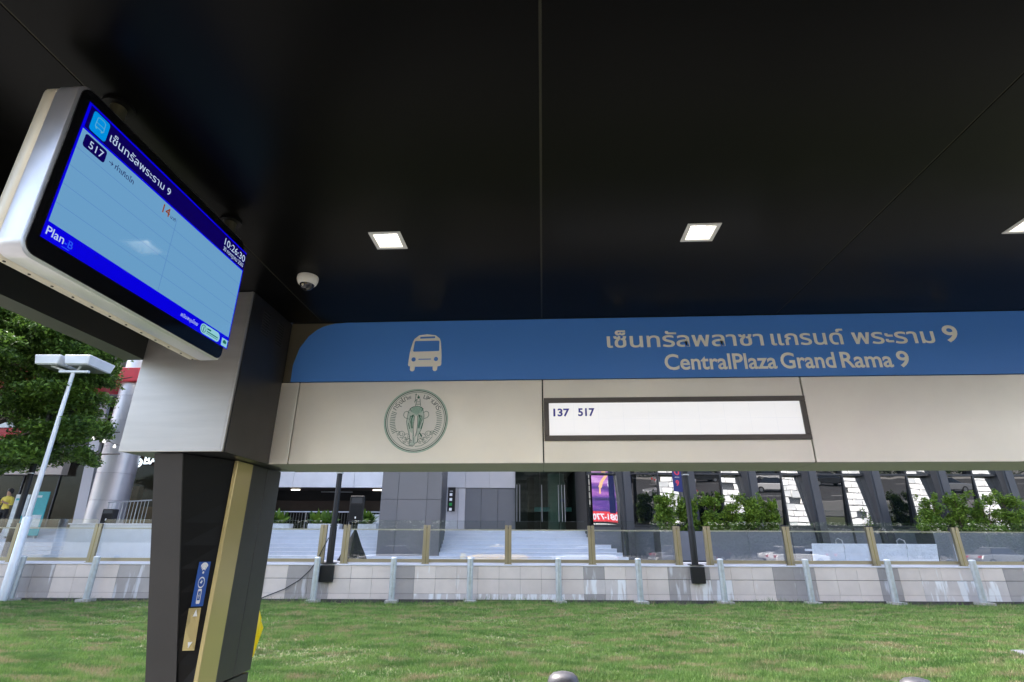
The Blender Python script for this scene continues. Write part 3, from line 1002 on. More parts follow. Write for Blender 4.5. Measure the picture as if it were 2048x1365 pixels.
for nm, body_, a, b, v, kw in (('station_name', 'เซ็นทรัลพระราม 9', 1.732, 2.128, 3.236, dict(vscale=0.95)), ('route_figure', '517', 1.655, 1.728, 3.134, {}),
                               ('clock', '10:26:30', 2.612, 2.832, 3.252, dict(ht=0.044)), ('date', '30 กรกฎาคม 2563', 2.612, 2.826, 3.215, dict(ht=0.026)),
                               ('maker_name', 'Plan', 1.612, 1.690, 2.695, dict(bold=0.006)), ('caption', 'สนับสนุนโดย', 2.402, 2.545, 2.702, {})):
    m = MB(); text(m, body_, XT, a, b, v, dep=0.0003, **kw); m.build(nm, 'ui_text', scr, fix=False)
for nm, body_, a, b, v in (('arrow', '→', 1.762, 1.786, 3.140), ('destination', 'ท่าเกิดไก', 1.796, 1.908, 3.140), ('minutes_word', 'นาที', 2.168, 2.205, 3.136)):
    m = MB(); text(m, body_, XT, a, b, v, bold=0.012, dep=0.0003); m.build(nm, 'ui_ink', scr, fix=False)
m = MB(); text(m, '14', XT, 2.108, 2.160, 3.132, bold=0.012, dep=0.0003); m.build('waiting_minutes', 'ui_orange', scr, fix=False)
m = MB(); text(m, '-B', XT, 1.694, 1.732, 2.693, bold=0.008, dep=0.0003); rect(m, 1.688, 1.722, 2.683, 2.686, XT); m.build('blue_letter', 'ui_planb', scr, fix=False)
MB().flat(rrect(2.572, 2.752, 2.682, 2.738, 0.027), T(xs + 0.0005), 0.0004).build('logo_pill', 'ui_pill', scr)
rect(MB(), 2.776, 2.832, 2.681, 2.726, T(xs + 0.0005)).build('logo_tile', 'ui_pill', scr)
m = MB()
m.stroke([(2.600 + 0.02 * math.cos(R(t)), 2.710 + 0.02 * math.sin(R(t))) for t in range(0, 361, 24)], 0.004, XT, 0.0003)
m.stroke([(2.600, 2.697), (2.600, 2.722)], 0.007, XT, 0.0003)
rect(m, 2.63, 2.665, 2.717, 2.726, XT); rect(m, 2.63, 2.735, 2.703, 2.709, XT); rect(m, 2.63, 2.735, 2.694, 2.697, XT)
m.flat([(2.79, 2.698), (2.818, 2.698), (2.822, 2.71), (2.804, 2.721), (2.786, 2.71)], XT, 0.0003)
m.build('logo_marks', 'ui_green', scr)
for y in (1.80, 2.74):
    p = MB().lathe((-1.93, y, 3.36), [(0.034, 0), (0.034, 0.139)], 20).build('mount_pipe', 'pipe_olive', tv, smooth=True)
    MB().lathe((-1.93, y, 3.485), [(0.065, 0), (0.065, 0.0148)], 24).build('flange', 'wedge_black', p, smooth=True)

# ------------------------------------------------------------------ ceiling lights and the dome camera
LN = ['square recessed ceiling light nearest the dome camera', 'square recessed ceiling light above the route number board', 'square recessed ceiling light cut by the right edge of the picture', 'square recessed ceiling light at the far right end of the shelter']
for x, lab in zip(LIGHTS, LN):
    t = thing('ceiling_light', lab, 'ceiling light', (x, 3.012, ZC), group='square downlights in the shelter ceiling')
    y = 3.012
    o_, i_, q = 0.105, 0.080, 0.056
    m = MB()
    for b_ in ((x - o_, x + o_, y - o_, y - i_), (x - o_, x + o_, y + i_, y + o_), (x - o_, x - i_, y - i_, y + i_), (x + i_, x + o_, y - i_, y + i_)):
        m.box(b_[0], b_[1], b_[2], b_[3], ZC - 0.006, ZC - 0.0005)
    m.build('light_frame', 'lamp_frame', t)
    sq = lambda r, z: [(x - r, y - r, z), (x + r, y - r, z), (x + r, y + r, z), (x - r, y + r, z)]
    MB().loops([sq(i_, ZC - 0.004), sq(q, ZC + 0.078)], False, False).build('reflector', 'lamp_reflector', t, fix=False)
    MB().box(x - q, x + q, y - q, y + q, ZC + 0.0785, ZC + 0.088).build('lamp', 'lamp_emit', t)
cc = thing('dome_camera', 'cream dome security camera under the black ceiling', 'camera', (-1.755, 3.50, ZC))
c0 = (-1.755, 3.50, ZC)
MB().lathe(c0, [(0.058, -0.068), (0.068, -0.055), (0.077, -0.03), (0.078, -0.012), (0.076, -0.001)], 32).build('housing', 'cctv_cream', cc, smooth=True)
MB().lathe(c0, [(0.004, -0.112), (0.022, -0.108), (0.038, -0.098), (0.049, -0.083), (0.053, -0.0685)], 28).build('dome', 'cctv_dome', cc, smooth=True)
MB().lathe((-1.765, 3.452, ZC - 0.088), [(0.006, -0.006), (0.009, 0), (0.006, 0.006)], 10).build('lens', 'tv_beige', cc)

# ------------------------------------------------------------------ small things by the shelter
for x, lab in ((0.14, 'domed grey bollard top at the bottom edge, left one'), (2.755, 'domed grey bollard top at the bottom edge, right one')):
    t = thing('domed_bollard', lab, 'bollard', (x, 4.72, 0), group='domed bollards below the sign beam')
    MB().lathe((x, 4.72, 0), [(0.114, 0.0), (0.114, 0.58)], 28).build('post', 'galvanised', t, smooth=True)
    MB().lathe((x, 4.72, 0.58), [(0.12, 0.0), (0.12, 0.04), (0.108, 0.072), (0.08, 0.094), (0.04, 0.104), (0.008, 0.106)], 28).build('cap', 'dome_grey', t, smooth=True)
yb = MB()
rings = []
for z, r_, o_ in ((0.64, 0.07, 0), (0.69, 0.11, 0), (0.78, 0.138, 0.0), (0.90, 0.150, 0.0), (0.98, 0.130, 0.0), (1.05, 0.10, 0)):
    rings.append([(-2.622 + (r_ * (1 + 0.12 * math.sin(3 * k + z * 20))) * math.cos(2 * PI * k / 14) + o_, 5.08 + r_ * 0.7 * math.sin(2 * PI * k / 14), z) for k in range(14)])
yb.loops(rings)
tag(yb.build('yellow_bag', 'yellow_plastic', None, (-2.56, 5.08, 0.5), smooth=True), 'yellow plastic bag showing behind the column', 'bag')
m = MB().loops([[(7.35, 9.7, -0.02), (8.4, 9.75, -0.02), (8.4, 10.06, -0.02), (7.40, 10.05, -0.02)], [(7.37, 9.72, 0.045), (8.38, 9.77, 0.045), (8.38, 10.04, 0.045), (7.42, 10.03, 0.045)]])
tag(m.build('concrete_slab', 'slab_grey', None, (7.8, 9.9, 0)), 'flat grey concrete slab in the grass at right', 'slab')

# ================================================================== the mall front (mall frame: x along, d back, z up)
wall = thing('retaining_wall', 'low tiled retaining wall of pale and grey stone tiles behind the lawn', 'wall', (0, 0, 0), 'm')
MB().box(-30, 26, 0.03, 0.5, -0.2, 0.93).build('wall_core', 'grout', wall)
DARK = [(-12.61, -11.5), (-7.35, -6.43), (-4.64, -3.62), (0.94, 2.02), (3.81, 4.88), (6.7, 7.65), (9.62, 10.72), (-15.2, -14.3), (13.4, 14.4)]
rows = [(-0.1, 0.195, 'tile_lowest'), (0.20, 0.585, 'tile_mid'), (0.598, 0.94, 'tile_top')]
edges = [-29.2]
while edges[-1] < 25:
    edges.append(edges[-1] + 0.62)
src = {}
for i in range(len(edges) - 1):
    a, b = edges[i], edges[i + 1]
    for r_, (z0, z1, _) in enumerate(rows):
        sh_ = 0.0
        cx = (a + b) / 2
        dk = any(p - 0.05 < cx < q + 0.05 for p, q in DARK)
        if r_ == 1 and 1.4 < cx < 2.3:
            dk = False
        stn = (r_ < 2 and (11.0 < cx < 13.6 or 4.5 < cx < 5.3 or 1.0 < cx < 2.3)) or (r_ == 0 and -3.6 < cx < 1.0)
        if stn and not 1.0 < cx < 2.3:
            dk = False
        stn = stn and not dk
        key = (r_, dk, stn)
        if key not in src:
            src[key] = MB().box(-0.3075, 0.3075, 0.0, 0.032, z0, z1).build('tile', 'tile_dark' if dk else ('tile_stained' if stn else 'tile_light'), wall, bev=0.004)
            src[key].location = (cx, 0, 0)
        else:
            inst(src[key], 'tile', wall, (cx, random.uniform(-0.002, 0.002), 0))
MB().box(-30, 26, -0.05, -0.001, -0.1, 0.05).build('foot_strip', 'grout', wall)
MB().box(-30, 26, -0.02, 0.5, 0.945, 0.985).build('coping', 'coping_stone', wall, bev=0.004)
MB().box(-30, 26, 0.16, 0.55, 0.986, 1.045).build('coping_step', 'coping_stone', wall, bev=0.004)
struct(MB().box(-40, 30, 0.52, 9.0, 0.5, 1.0).build('plaza', 'plaza_stone', frame='m'))

# bollards along the wall
BX = [-15.15, -13.0, -6.58, -4.35, -2.13, 0.42, 2.75, 5.15, 7.64, 10.03, 12.54]
ORD = ['first', 'second', 'third', 'fourth', 'fifth', 'sixth', 'seventh', 'eighth', 'ninth', 'tenth', 'eleventh']
b0 = thing('steel_bollard', '', 'bollard', (BX[0], -0.25, 0), 'm', group='steel bollards along the tiled wall')
MB().lathe((BX[0], -0.25, 0), [(0.086, -0.02), (0.086, 1.14)], 20).build('post', 'galvanised', b0, smooth=True)
MB().lathe((BX[0], -0.25, 1.14), [(0.088, 0.0), (0.088, 0.02), (0.07, 0.035), (0.03, 0.042)], 20).build('cap', 'galv_white', b0, smooth=True)
MB().box(BX[0] - 0.16, BX[0] + 0.18, -0.46, -0.08, -0.02, 0.055).build('base_plate', 'concrete', b0)
for i, x in enumerate(BX):
    o = b0 if i == 0 else copy_tree(b0)
    o.location = mall((x, -0.25, 0))
    o.rotation_euler = (random.uniform(-0.008, 0.008), random.uniform(-0.012, 0.012), RW + random.uniform(-0.3, 0.3))
    o['label'] = f'galvanised steel bollard at the tiled wall, {ORD[i]} from the left'

# glass balustrade in three runs
def balustrade(xs_, label):
    t = thing('glass_balustrade', label, 'balustrade', (xs_[0], 0.12, 1.0), 'm', group='glass balustrades on the tiled wall')
    for x in xs_:
        p = MB().box(x - 0.10, x - 0.012, 0.06, 0.14, 0.99, 2.08).box(x + 0.012, x + 0.10, 0.06, 0.14, 0.99, 2.08).build('post', 'brass_dull', t)
        MB().box(x - 0.0115, x + 0.0115, 0.08, 0.13, 0.99, 2.03).build('post_groove', 'mullion', p)
        MB().box(x - 0.12, x + 0.12, 0.04, 0.17, 0.986, 0.998).build('base_plate', 'brass_dull', p)
        MB().box(x - 0.006, x + 0.006, 0.05, 0.079, 1.0, 1.98).build('glazing_bead', 'brass', p)
    for a, b in zip(xs_[:-1], xs_[1:]):
        g = MB().box(a + 0.105, b - 0.105, 0.150, 0.166, 1.10, 2.20).build('glass_pane', 'clear_glass', t)
        MB().box(a + 0.106, b - 0.106, 0.151, 0.165, 2.2005, 2.206).build('pane_edge', 'glass_edge', g)
        MB().box(a + 0.10, b - 0.10, 0.168, 0.20, 1.93, 1.965).build('rail', 'rail_pale', t)
        MB().box(a + 0.10, b - 0.10, 0.145, 0.20, 1.03, 1.12).build('bottom_channel', 'brass_dull', t)
balustrade([-24.6, -22.2, -19.9, -17.9, -15.8, -13.43, -11.1, -8.9, -6.62], 'glass balustrade run left of the first black lamp post on the wall')
balustrade([-5.92, -3.5, -1.04, 1.47, 4.06], 'glass balustrade run between the two black lamp posts in the middle')
balustrade([4.98, 7.39, 9.94, 12.55, 15.1, 17.6, 20.2], 'glass balustrade run right of the black post with the blue banner')

# black lamp posts
def lamp_post(x, d, label, z0=0.99, box=True):
    t = thing('lamp_post', label, 'lamp post', (x, d, z0), 'm', group='black lamp posts on the wall')
    MB().lathe((x, d, z0), [(0.10, 0), (0.10, 1.0), (0.085, 1.05), (0.078, 4.75)], 16).build('pole', 'black_paint', t, smooth=True)
    MB().box(x - 0.10, x + 0.95, d - 0.14, d + 0.14, z0 + 4.62, z0 + 4.78).build('lamp_head', 'black_paint', t, bev=0.03)
    for z in (z0 + 1.05, z0 + 2.6):
        MB().lathe((x, d, z), [(0.108, 0), (0.108, 0.03)], 16).build('band', 'rail_steel' if z > 3 else 'black_paint', t, smooth=True)
    if box:
        MB().box(x - 0.2, x + 0.2, -0.13, -0.025, 0.50, 0.94).box(x - 0.2, x + 0.2, -0.12, d + 0.10, 0.986, 1.01).build('junction_box', 'black_paint', t, bev=0.01)
    return t
lamp_post(-6.33, 0.08, 'black lamp post in front of the loudspeaker, bare of banners')
t = lamp_post(4.52, 0.08, 'black lamp post with a blue banner before the hedge')
lamp_post(-16.45, 0.62, 'black lamp post at far left behind the white floodlight pole', 1.0, False)
bn = thing('street_banner', 'blue banner with pink nine hanging from the black lamp post', 'banner', (4.25, 0.05, 3.1), 'm')
MB().flat([(4.10, 3.10), (4.38, 3.08), (4.38, 4.9), (4.10, 4.9)], lambda u, v, h=0: (u, 0.06 - h, v), 0.006).build('cloth', 'banner_blue', bn)
BNm = lambda u, v, h=0: (u, 0.0525 - h, v)
m = MB(); text(m, '9', BNm, 4.185, 4.285, 3.27, bold=0.03, ht=0.17, dep=0.001); m.stroke([(4.18, 3.82), (4.18, 3.66), (4.22, 3.61), (4.29, 3.61), (4.30, 3.68), (4.30, 3.82)], 0.035, BNm, 0.001)
m.build('pink_figure', 'banner_pink', bn, fix=False)
m = MB(); text(m, 'พระราม', BNm, 4.17, 4.31, 3.515, bold=0.02, dep=0.001); m.build('white_lettering', 'icon_white', bn, fix=False)
MB().tube([(4.08, 0.05, 4.88), (4.50, 0.06, 4.88)], 0.012).build('bracket', 'black_paint', bn)

# loose cable on the wall
m = MB().tube([(-8.15, -0.09, 0.05), (-8.05, -0.06, 0.10), (-7.5, -0.05, 0.31), (-7.1, -0.05, 0.55), (-6.85, -0.04, 0.80), (-6.70, -0.03, 1.02), (-6.55, 0.0, 1.4), (-6.42, 0.0, 1.7)], 0.014, 6)
tag(m.build('black_cable', 'black_paint', None, (-7.4, -0.05, 0), 'm'), 'black cable drooping across the tiled wall to the lamp post', 'cable')

# white floodlight pole
fp = thing('floodlight_pole', 'tall white pole with twin boxy floodlights in front of the tree', 'floodlight', (-15.13, -1.4 + 0.9, 0), 'm')
PX, PD = -15.13, -0.52
MB().lathe((PX, PD, 0), [(0.112, 0), (0.112, 2.2), (0.09, 2.24)], 20).build('lower_pole', 'galv_white', fp, smooth=True)
MB().lathe((PX, PD, 2.24), [(0.072, 0), (0.055, 4.42)], 18).build('upper_pole', 'galv_white', fp, smooth=True)
MB().box(PX - 0.45, PX + 0.50, PD - 0.05, PD + 0.05, 6.655, 6.735).build('cross_arm', 'galv_white', fp, bev=0.01)
for sx in (-0.95, 0.0):
    x0 = PX + sx - 0.15
    h = MB().hexa([(x0 + 0.05, PD - 0.32, 6.86), (x0 + 0.78, PD - 0.32, 6.86), (x0 + 0.78, PD + 0.75, 6.86), (x0 + 0.05, PD + 0.75, 6.86)], [(x0, PD - 0.36, 7.16), (x0 + 0.84, PD - 0.36, 7.16), (x0 + 0.84, PD + 0.80, 7.16), (x0, PD + 0.80, 7.16)]).build('flood_head', 'galv_white', fp, bev=0.02)
    MB().box(x0 + 0.10, x0 + 0.73, PD - 0.27, PD + 0.70, 6.845, 6.859).build('flood_lens', 'rail_steel', h)
    MB().tube([(x0 + 0.42, PD - 0.1, 6.86), (PX + (0.12 if sx == 0 else -0.30), PD, 6.73)], 0.035).build('flood_bracket', 'galv_white', fp)

# ------------------------------------------------------------------ steps and terrace
stp = thing('plaza_steps', 'broad pale stone steps behind the glass balustrade', 'steps', (-8, 3, 1.0), 'm')
N = 8
for k in range(N):
    z0, z1 = 1.0 + 0.131 * k, 1.0 + 0.131 * (k + 1)
    d0 = 2.9 + 0.34 * k
    xr = 3.15 - 0.135 * k
    MB().box(-34, xr, d0, 6.2, z0 + (0.0 if k else -0.2), z1 - 0.012).build('step', 'step_stone', stp)
    MB().box(-34, xr + 0.01, d0 - 0.025, d0 + 0.34, z1 - 0.011, z1).build('step_tread', 'coping_stone', stp)
struct(MB().box(-45, 3.0, 6.0, 30, 0.9, 2.046).build('terrace', 'plaza_stone', frame='m'))

# white parapet block at left
pb = thing('white_parapet', 'white parapet block at the left end of the steps', 'parapet', (-14.4, 1.6, 1.0), 'm')
MB().box(-15.62, -10.4, 1.75, 2.7, 0.95, 2.09).build('parapet_body', 'planter_white', pb, bev=0.01)
MB().box(-15.66, -10.36, 1.71, 2.74, 2.092, 2.13).build('parapet_cap', 'coping_stone', pb)

# grey clad pillar
pl = thing('clad_pillar', 'large square pillar clad in grey metal panels right of the car park', 'pillar', (-4.6, 3.2, 1.0), 'm')
MB().box(-5.69, -3.52, 3.23, 5.1, 0.95, 9).build('pillar_core', 'panel_grey_dark', pl)
xe = [-5.71, -5.09, -4.03, -3.5]
for a, b in zip(xe[:-1], xe[1:]):
    for z0, z1 in ((1.0, 3.035), (3.047, 5.1), (5.112, 7.2)):
        MB().box(a + 0.006, b - 0.006, 3.2, 3.228, z0, z1).build('panel', 'panel_grey', pl, bev=0.004)
for z0, z1 in ((1.0, 3.035), (3.047, 5.1), (5.112, 7.2)):
    MB().box(-3.518, -3.49, 3.205, 4.7, z0, z1).build('panel', 'panel_grey_dark', pl)

# ------------------------------------------------------------------ the mall building
mb_ = thing('mall_building', 'grey and glass shopping mall front with car park opening and slanted windows', 'building', (0, 9, 1.0), 'm')
# car park opening
for k, x in enumerate([-14.2, -11.3, -8.4, -5.5]):
    MB().box(x, x + 2.885, 9.0, 9.2, 3.99, 9.0).build('fascia_panel', 'panel_white', mb_, bev=0.006)
MB().box(-14.6, -4.0, 9.22, 24, 4.10, 4.3).build('car_park_ceiling', 'parking_brown', mb_)
MB().box(-14.6, -4.0, 12.0, 12.4, 3.08, 3.58).build('car_park_beam', 'parking_brown', mb_)
MB().box(-14.6, -4.0, 12.05, 12.35, 3.60, 4.098).build('car_park_lintel', 'parking_black', mb_)
MB().box(-14.6, -4.0, 14.0, 14.2, 2.05, 4.098).build('car_park_back_wall', 'parking_black', mb_)
MB().box(-14.9, -14.61, 9.0, 24, 2.05, 9).build('car_park_side_wall', 'panel_mid', mb_)
for x, d in ((-11.75, 10.6), (-7.65, 10.6)):
    MB().box(x - 0.21, x + 0.21, d - 0.03, d + 0.03, 3.99, 4.03).build('tube_light', 'tube_emit', mb_)
MB().box(-10.6, -9.0, 11.0, 11.05, 3.93, 3.96).build('conduit', 'rail_steel', mb_)
# recess beside the pillar
for a, b in ((-4.6, -3.05), (-3.04, -1.95), (-1.94, -0.74)):
    MB().box(a, b, 8.25, 8.4, 3.93, 9).build('upper_panel', 'panel_light', mb_, bev=0.005)
for a, b, mt in ((-4.6, -3.35, 'panel_light'), (-3.34, -3.03, 'panel_light'), (-3.02, -2.30, 'panel_mid'), (-2.29, -1.54, 'panel_mid'), (-1.53, -0.74, 'panel_mid')):
    MB().box(a, b, 8.30, 8.45, 2.05, 3.915).build('lower_panel', mt, mb_, bev=0.005)
MB().box(-4.6, -0.74, 8.47, 8.6, 2.05, 9).build('recess_backing', 'panel_grey_dark', mb_)
# glass entrance
MB().box(-0.735, 2.3, 12.5, 12.7, 2.05, 6).build('lobby_wall', 'lobby', mb_)
MB().box(-0.735, 2.3, 8.6, 12.5, 4.75, 4.9).build('lobby_ceiling', 'lobby', mb_)
MB().lathe((1.3, 10.0, 2.05), [(0.42, 0), (0.42, 2.7)], 20).build('lobby_column', 'lobby_green', mb_, smooth=True)
MB().box(0.2, 2.0, 9.8, 9.9, 2.98, 3.18).build('lobby_band', 'teal_band', mb_)
MB().box(-0.1, 0.25, 11.0, 11.4, 2.05, 4.7).build('lobby_pier', 'brown_wall', mb_)
for k, (a, b) in enumerate(((-0.72, 0.38), (0.40, 1.28), (1.30, 2.06))):
    dr = MB().box(a, b, 8.0, 8.02, 2.06, 4.7).build('glass_door', 'door_glass', mb_)
    for x in (([a + 0.05, a + 0.18]) if k == 0 else ([a + 0.06, b - 0.06] if k == 1 else [a + 0.07, a + 0.20])):
        MB().tube([(x, 7.95, 2.45), (x, 7.95, 4.05)], 0.02).build('door_handle', 'rail_steel', dr)
m = MB(); text(m, 'A', lambda u, v, h=0: (u, 7.995 - h, v), 1.30, 1.46, 3.33, bold=0.02, dep=0.001); m.build('door_letter', 'banner_blue', mb_, fix=False)
MB().box(-0.74, 2.06, 7.9, 8.1, 4.71, 9).build('door_head', 'mullion', mb_)
# side return of the glass block
MB().box(2.07, 2.12, 4.3, 8.1, 1.0, 9).build('return_wall', 'mirror_glass', mb_)
MB().box(2.05, 2.135, 4.2, 8.1, 4.1, 4.2).build('return_transom', 'mullion', mb_)
# glass bays: each bay is a pane that leans out and a pane that leans back, then a fin
bays = [2.15 + 0.0, 3.62, 6.1, 8.5, 10.85, 13.3, 15.9, 18.5, 21.1]
def pane(x0, x1, z0, z1, lean, yaw, mat, name='pane'):
    """lean > 0: the top leans back from the street; yaw > 0: the right edge stands back"""
    dz = (z1 - z0) / 2
    cxm = (x0 + x1) / 2
    def pt(x, z, e):
        return (x, 4.30 + (z - (z0 + dz)) * math.tan(lean) + (x - cxm) * math.tan(yaw) + e, z)
    return MB().hexa([pt(x0, z0, 0), pt(x1, z0, 0), pt(x1, z0, 0.02), pt(x0, z0, 0.02)], [pt(x0, z1, 0), pt(x1, z1, 0), pt(x1, z1, 0.02), pt(x0, z1, 0.02)]).build(name, mat, mb_)
for i, x in enumerate(bays[:-1]):
    nxt = bays[i + 1]
    w = nxt - x
    if i == 0:
        pane(x + 0.04, nxt - 0.42, 2.24, 4.06, R(1.5), R(3), 'mirror_bright')
        pane(x + 0.04, nxt - 0.42, 4.16, 6.0, R(1.0), R(3), 'mirror_bright')
        MB().box(nxt - 0.42, nxt - 0.36, 4.18, 4.5, 1.0, 6.5).build('mullion', 'mullion', mb_)
        pane(nxt - 0.36, nxt - 0.24, 2.24, 4.06, R(2), R(1), 'mirror_bright')
    else:
        s = x + w * 0.46
        pane(x + 0.05, s - 0.03, 2.24, 4.08, R(-5.6), R(-2), 'mirror_glass')
        pane(s + 0.03, nxt - 0.22, 2.24, 4.08, R(5.5), R(1.5), 'mirror_bright')
        pane(x + 0.05, s - 0.03, 4.17, 6.2, R(-5.6), R(-2), 'mirror_glass')
        pane(s + 0.03, nxt - 0.22, 4.17, 6.2, R(5.5), R(1.5), 'mirror_bright')
        MB().box(s - 0.03, s + 0.03, 4.16, 4.5, 1.0, 6.5).build('mullion', 'mullion', mb_)
    # fin: leans towards the right as it goes up to the soffit
    f0, f1 = nxt - 0.24, nxt + 0.04
    MB().hexa([(f0 + 0.04, 3.98, 1.0), (f1 + 0.04, 3.98, 1.0), (f1 + 0.04, 4.5, 1.0), (f0 + 0.04, 4.5, 1.0)], [(f0 - 0.04, 3.98, 6.5), (f1 - 0.04, 3.98, 6.5), (f1 - 0.04, 4.5, 6.5), (f0 - 0.04, 4.5, 6.5)]).build('fin', 'fin_grey', mb_)
    MB().hexa([(f0 - 0.03, 4.10, 1.0), (f0 + 0.03, 4.02, 1.0), (f0 + 0.03, 4.5, 1.0), (f0 - 0.03, 4.5, 1.0)], [(f0 - 0.42, 4.10, 6.5), (f0 - 0.05, 4.02, 6.5), (f0 - 0.05, 4.5, 6.5), (f0 - 0.42, 4.5, 6.5)]).build('fin_cheek', 'mullion', mb_)
MB().box(2.13, 24, 4.17, 4.52, 4.09, 4.16).build('transom', 'mullion', mb_)
MB().box(2.13, 24, 4.12, 4.52, 2.14, 2.23).build('sill', 'mullion', mb_)
MB().box(2.13, 24, 4.20, 4.5, 1.0, 2.14).build('plinth', 'planter_slate', mb_)
MB().box(2.0, 26, 4.6, 14, 1.0, 14).build('inner_wall', 'parking_black', mb_)
MB().box(-40, 26, 14.3, 16, 1.0, 30).build('tower_wall', 'panel_grey_dark', mb_)

ds = thing('directory_sign', 'narrow black directory sign with white and green icons on grey wall', 'sign', (-3.64, 8.1, 2.9), 'm')
MB().box(-3.82, -3.48, 8.18, 8.24, 2.88, 3.94).build('board', 'sign_black', ds)
DM = lambda u, v, h=0: (u, 8.178 - h, v)
for k, mt in enumerate(('icon_white', 'icon_white', 'icon_green', 'icon_white')):
    z = 3.62 - k * 0.215
    rect(MB(), -3.74, -3.62, z - 0.06, z + 0.06, DM, 0.003).build('icon', mt, ds)
rect(MB(), -3.74, -3.60, 3.76, 3.78, DM, 0.003).build('caption', 'icon_white', ds)

# railing and planters in front of the car park
rl = thing('terrace_railing', 'thin steel railing in front of the dark car park opening', 'railing', (-8.6, 6.55, 2.05), 'm')
MB().tube([(-14.4, 6.6, 2.76), (-5.8, 6.6, 2.76)], 0.022).build('handrail', 'rail_steel', rl)
for k in range(10):
    MB().tube([(-14.2 + k * 0.92, 6.6, 2.05), (-14.2 + k * 0.92, 6.6, 2.76)], 0.018, 6).build('post', 'rail_steel', rl)
m = MB()
for k in range(70):
    m.tube([(-14.2 + k * 0.12, 6.6, 2.10), (-14.2 + k * 0.12, 6.6, 2.72)], 0.006, 4)
struct(m.build('balusters', 'rail_steel', rl), 'stuff')
lp = MB().box(-7.1, -5.9, 7.3, 7.4, 2.05, 2.70)  # added white panel in place of the daylit opening behind the railing
tag(lp.build('daylight_panel', 'planter_white', None, (-6.5, 7.35, 2.05), 'm'), 'white panel standing in for the bright far opening beside the grey pillar', 'daylight panel')

def broad_plant(t, x, d, z, n, h, spread, mat='leaf_broad'):
    out = []
    for k in range(n):
        a = random.uniform(0, 2 * PI)
        el = random.uniform(0.5, 1.35)
        ln = h * random.uniform(0.6, 1.1)
        bx, bd = x + random.uniform(-spread, spread), d + random.uniform(-0.12, 0.12)
        wd = ln * 0.15
        pts = []
        for s in (0, 0.35, 0.7, 1.0):
            r_ = ln * s
            pts.append((bx + math.cos(a) * math.cos(el) * r_, bd + math.sin(a) * math.cos(el) * r_, z + math.sin(el) * r_ - 0.35 * ln * s * s * (1.4 - el)))
        px_, py_ = -math.sin(a), math.cos(a)
        ws = (0.25, 1.0, 0.8, 0.05)
        for j in range(3):
            p, q = pts[j], pts[j + 1]
            out += [(p[0] - px_ * wd * ws[j], p[1] - py_ * wd * ws[j], p[2]), (p[0] + px_ * wd * ws[j], p[1] + py_ * wd * ws[j], p[2]),
                    (q[0] + px_ * wd * ws[j + 1], q[1] + py_ * wd * ws[j + 1], q[2]), (q[0] - px_ * wd * ws[j + 1], q[1] - py_ * wd * ws[j + 1], q[2])]
    return mesh_np('foliage', out, None, mat, t, nside=4)

for x0, x1, lab, spread in ((-11.1, -10.0, 'white planter with green plant partly behind the shelter column', 0.35), (-9.25, -7.95, 'white planter with broad green leaves behind the left black lamp post', 0.42), (-7.2, -6.45, 'small white planter with leaves behind the loudspeaker', 0.22)):
    t = thing('planter', lab, 'planter', ((x0 + x1) / 2, 6.2, 2.05), 'm', group='planters on the terrace')
    MB().box(x0, x1, 5.98, 6.42, 2.047, 2.27).build('trough', 'planter_white', t, bev=0.01)
    MB().box(x0 + 0.04, x1 - 0.04, 6.02, 6.38, 2.271, 2.285).build('soil', 'soil', t)
    broad_plant(t, (x0 + x1) / 2 - 0.1, 6.2, 2.28, 80, 0.62, spread)

# loudspeakers
def speaker(x, d, z, w, h, label, stand_z=None, name='loudspeaker'):
    t = thing(name, label, 'loudspeaker', (x, d, stand_z if stand_z else z), 'm')
    y0, y1 = d - 0.16, d + 0.16
    MB().hexa([(x - w / 2, y0, z), (x + w / 2, y0, z), (x + w * 0.36, y1, z), (x - w * 0.36, y1, z)], [(x - w / 2, y0, z + h), (x + w / 2, y0, z + h), (x + w * 0.36, y1, z + h), (x - w * 0.36, y1, z + h)]).build('cabinet', 'black_paint', t, bev=0.02)
    MB().box(x - w * 0.40, x + w * 0.40, y0 - 0.008, y0 - 0.001, z + 0.06, z + h * 0.62).build('grille', 'black_cloth', t)
    MB().hexa([(x - w * 0.40, y0 - 0.010, z + h * 0.70), (x + w * 0.40, y0 - 0.010, z + h * 0.70), (x + w * 0.40, y0 - 0.001, z + h * 0.70), (x - w * 0.40, y0 - 0.001, z + h * 0.70)],
              [(x - w * 0.34, y0 - 0.010, z + h * 0.92), (x + w * 0.34, y0 - 0.010, z + h * 0.92), (x + w * 0.34, y0 - 0.001, z + h * 0.92), (x - w * 0.34, y0 - 0.001, z + h * 0.92)]).build('horn', 'mullion', t)
    MB().box(x - 0.02, x + 0.02, y0 - 0.014, y0 - 0.009, z + 0.09, z + 0.15).build('badge', 'icon_white', t)
    if stand_z:
        MB().tube([(x, d, stand_z), (x, d, z)], 0.022).build('stand_pole', 'black_paint', t)
        rings = []
        for zz, r_ in ((stand_z, 0.42), (stand_z + 0.2, 0.34), (stand_z + 0.45, 0.22), (stand_z + 0.8, 0.09), (stand_z + 0.95, 0.03)):
            rings.append([(x + r_ * (1 + 0.18 * math.sin(4 * a_ + zz)) * math.cos(a_), d + r_ * (1 + 0.18 * math.sin(4 * a_ + zz)) * math.sin(a_), zz) for a_ in [2 * PI * k / 20 for k in range(20)]])
        MB().loops(rings).build('draped_cloth', 'black_cloth', t, smooth=True)
    return t
speaker(-5.97, 1.2, 2.20, 0.47, 0.80, 'black loudspeaker on a cloth draped stand right of the lamp post', 1.01)
speaker(-14.5, 1.95, 2.131, 0.40, 0.46, 'small black loudspeaker standing on the white parapet block')
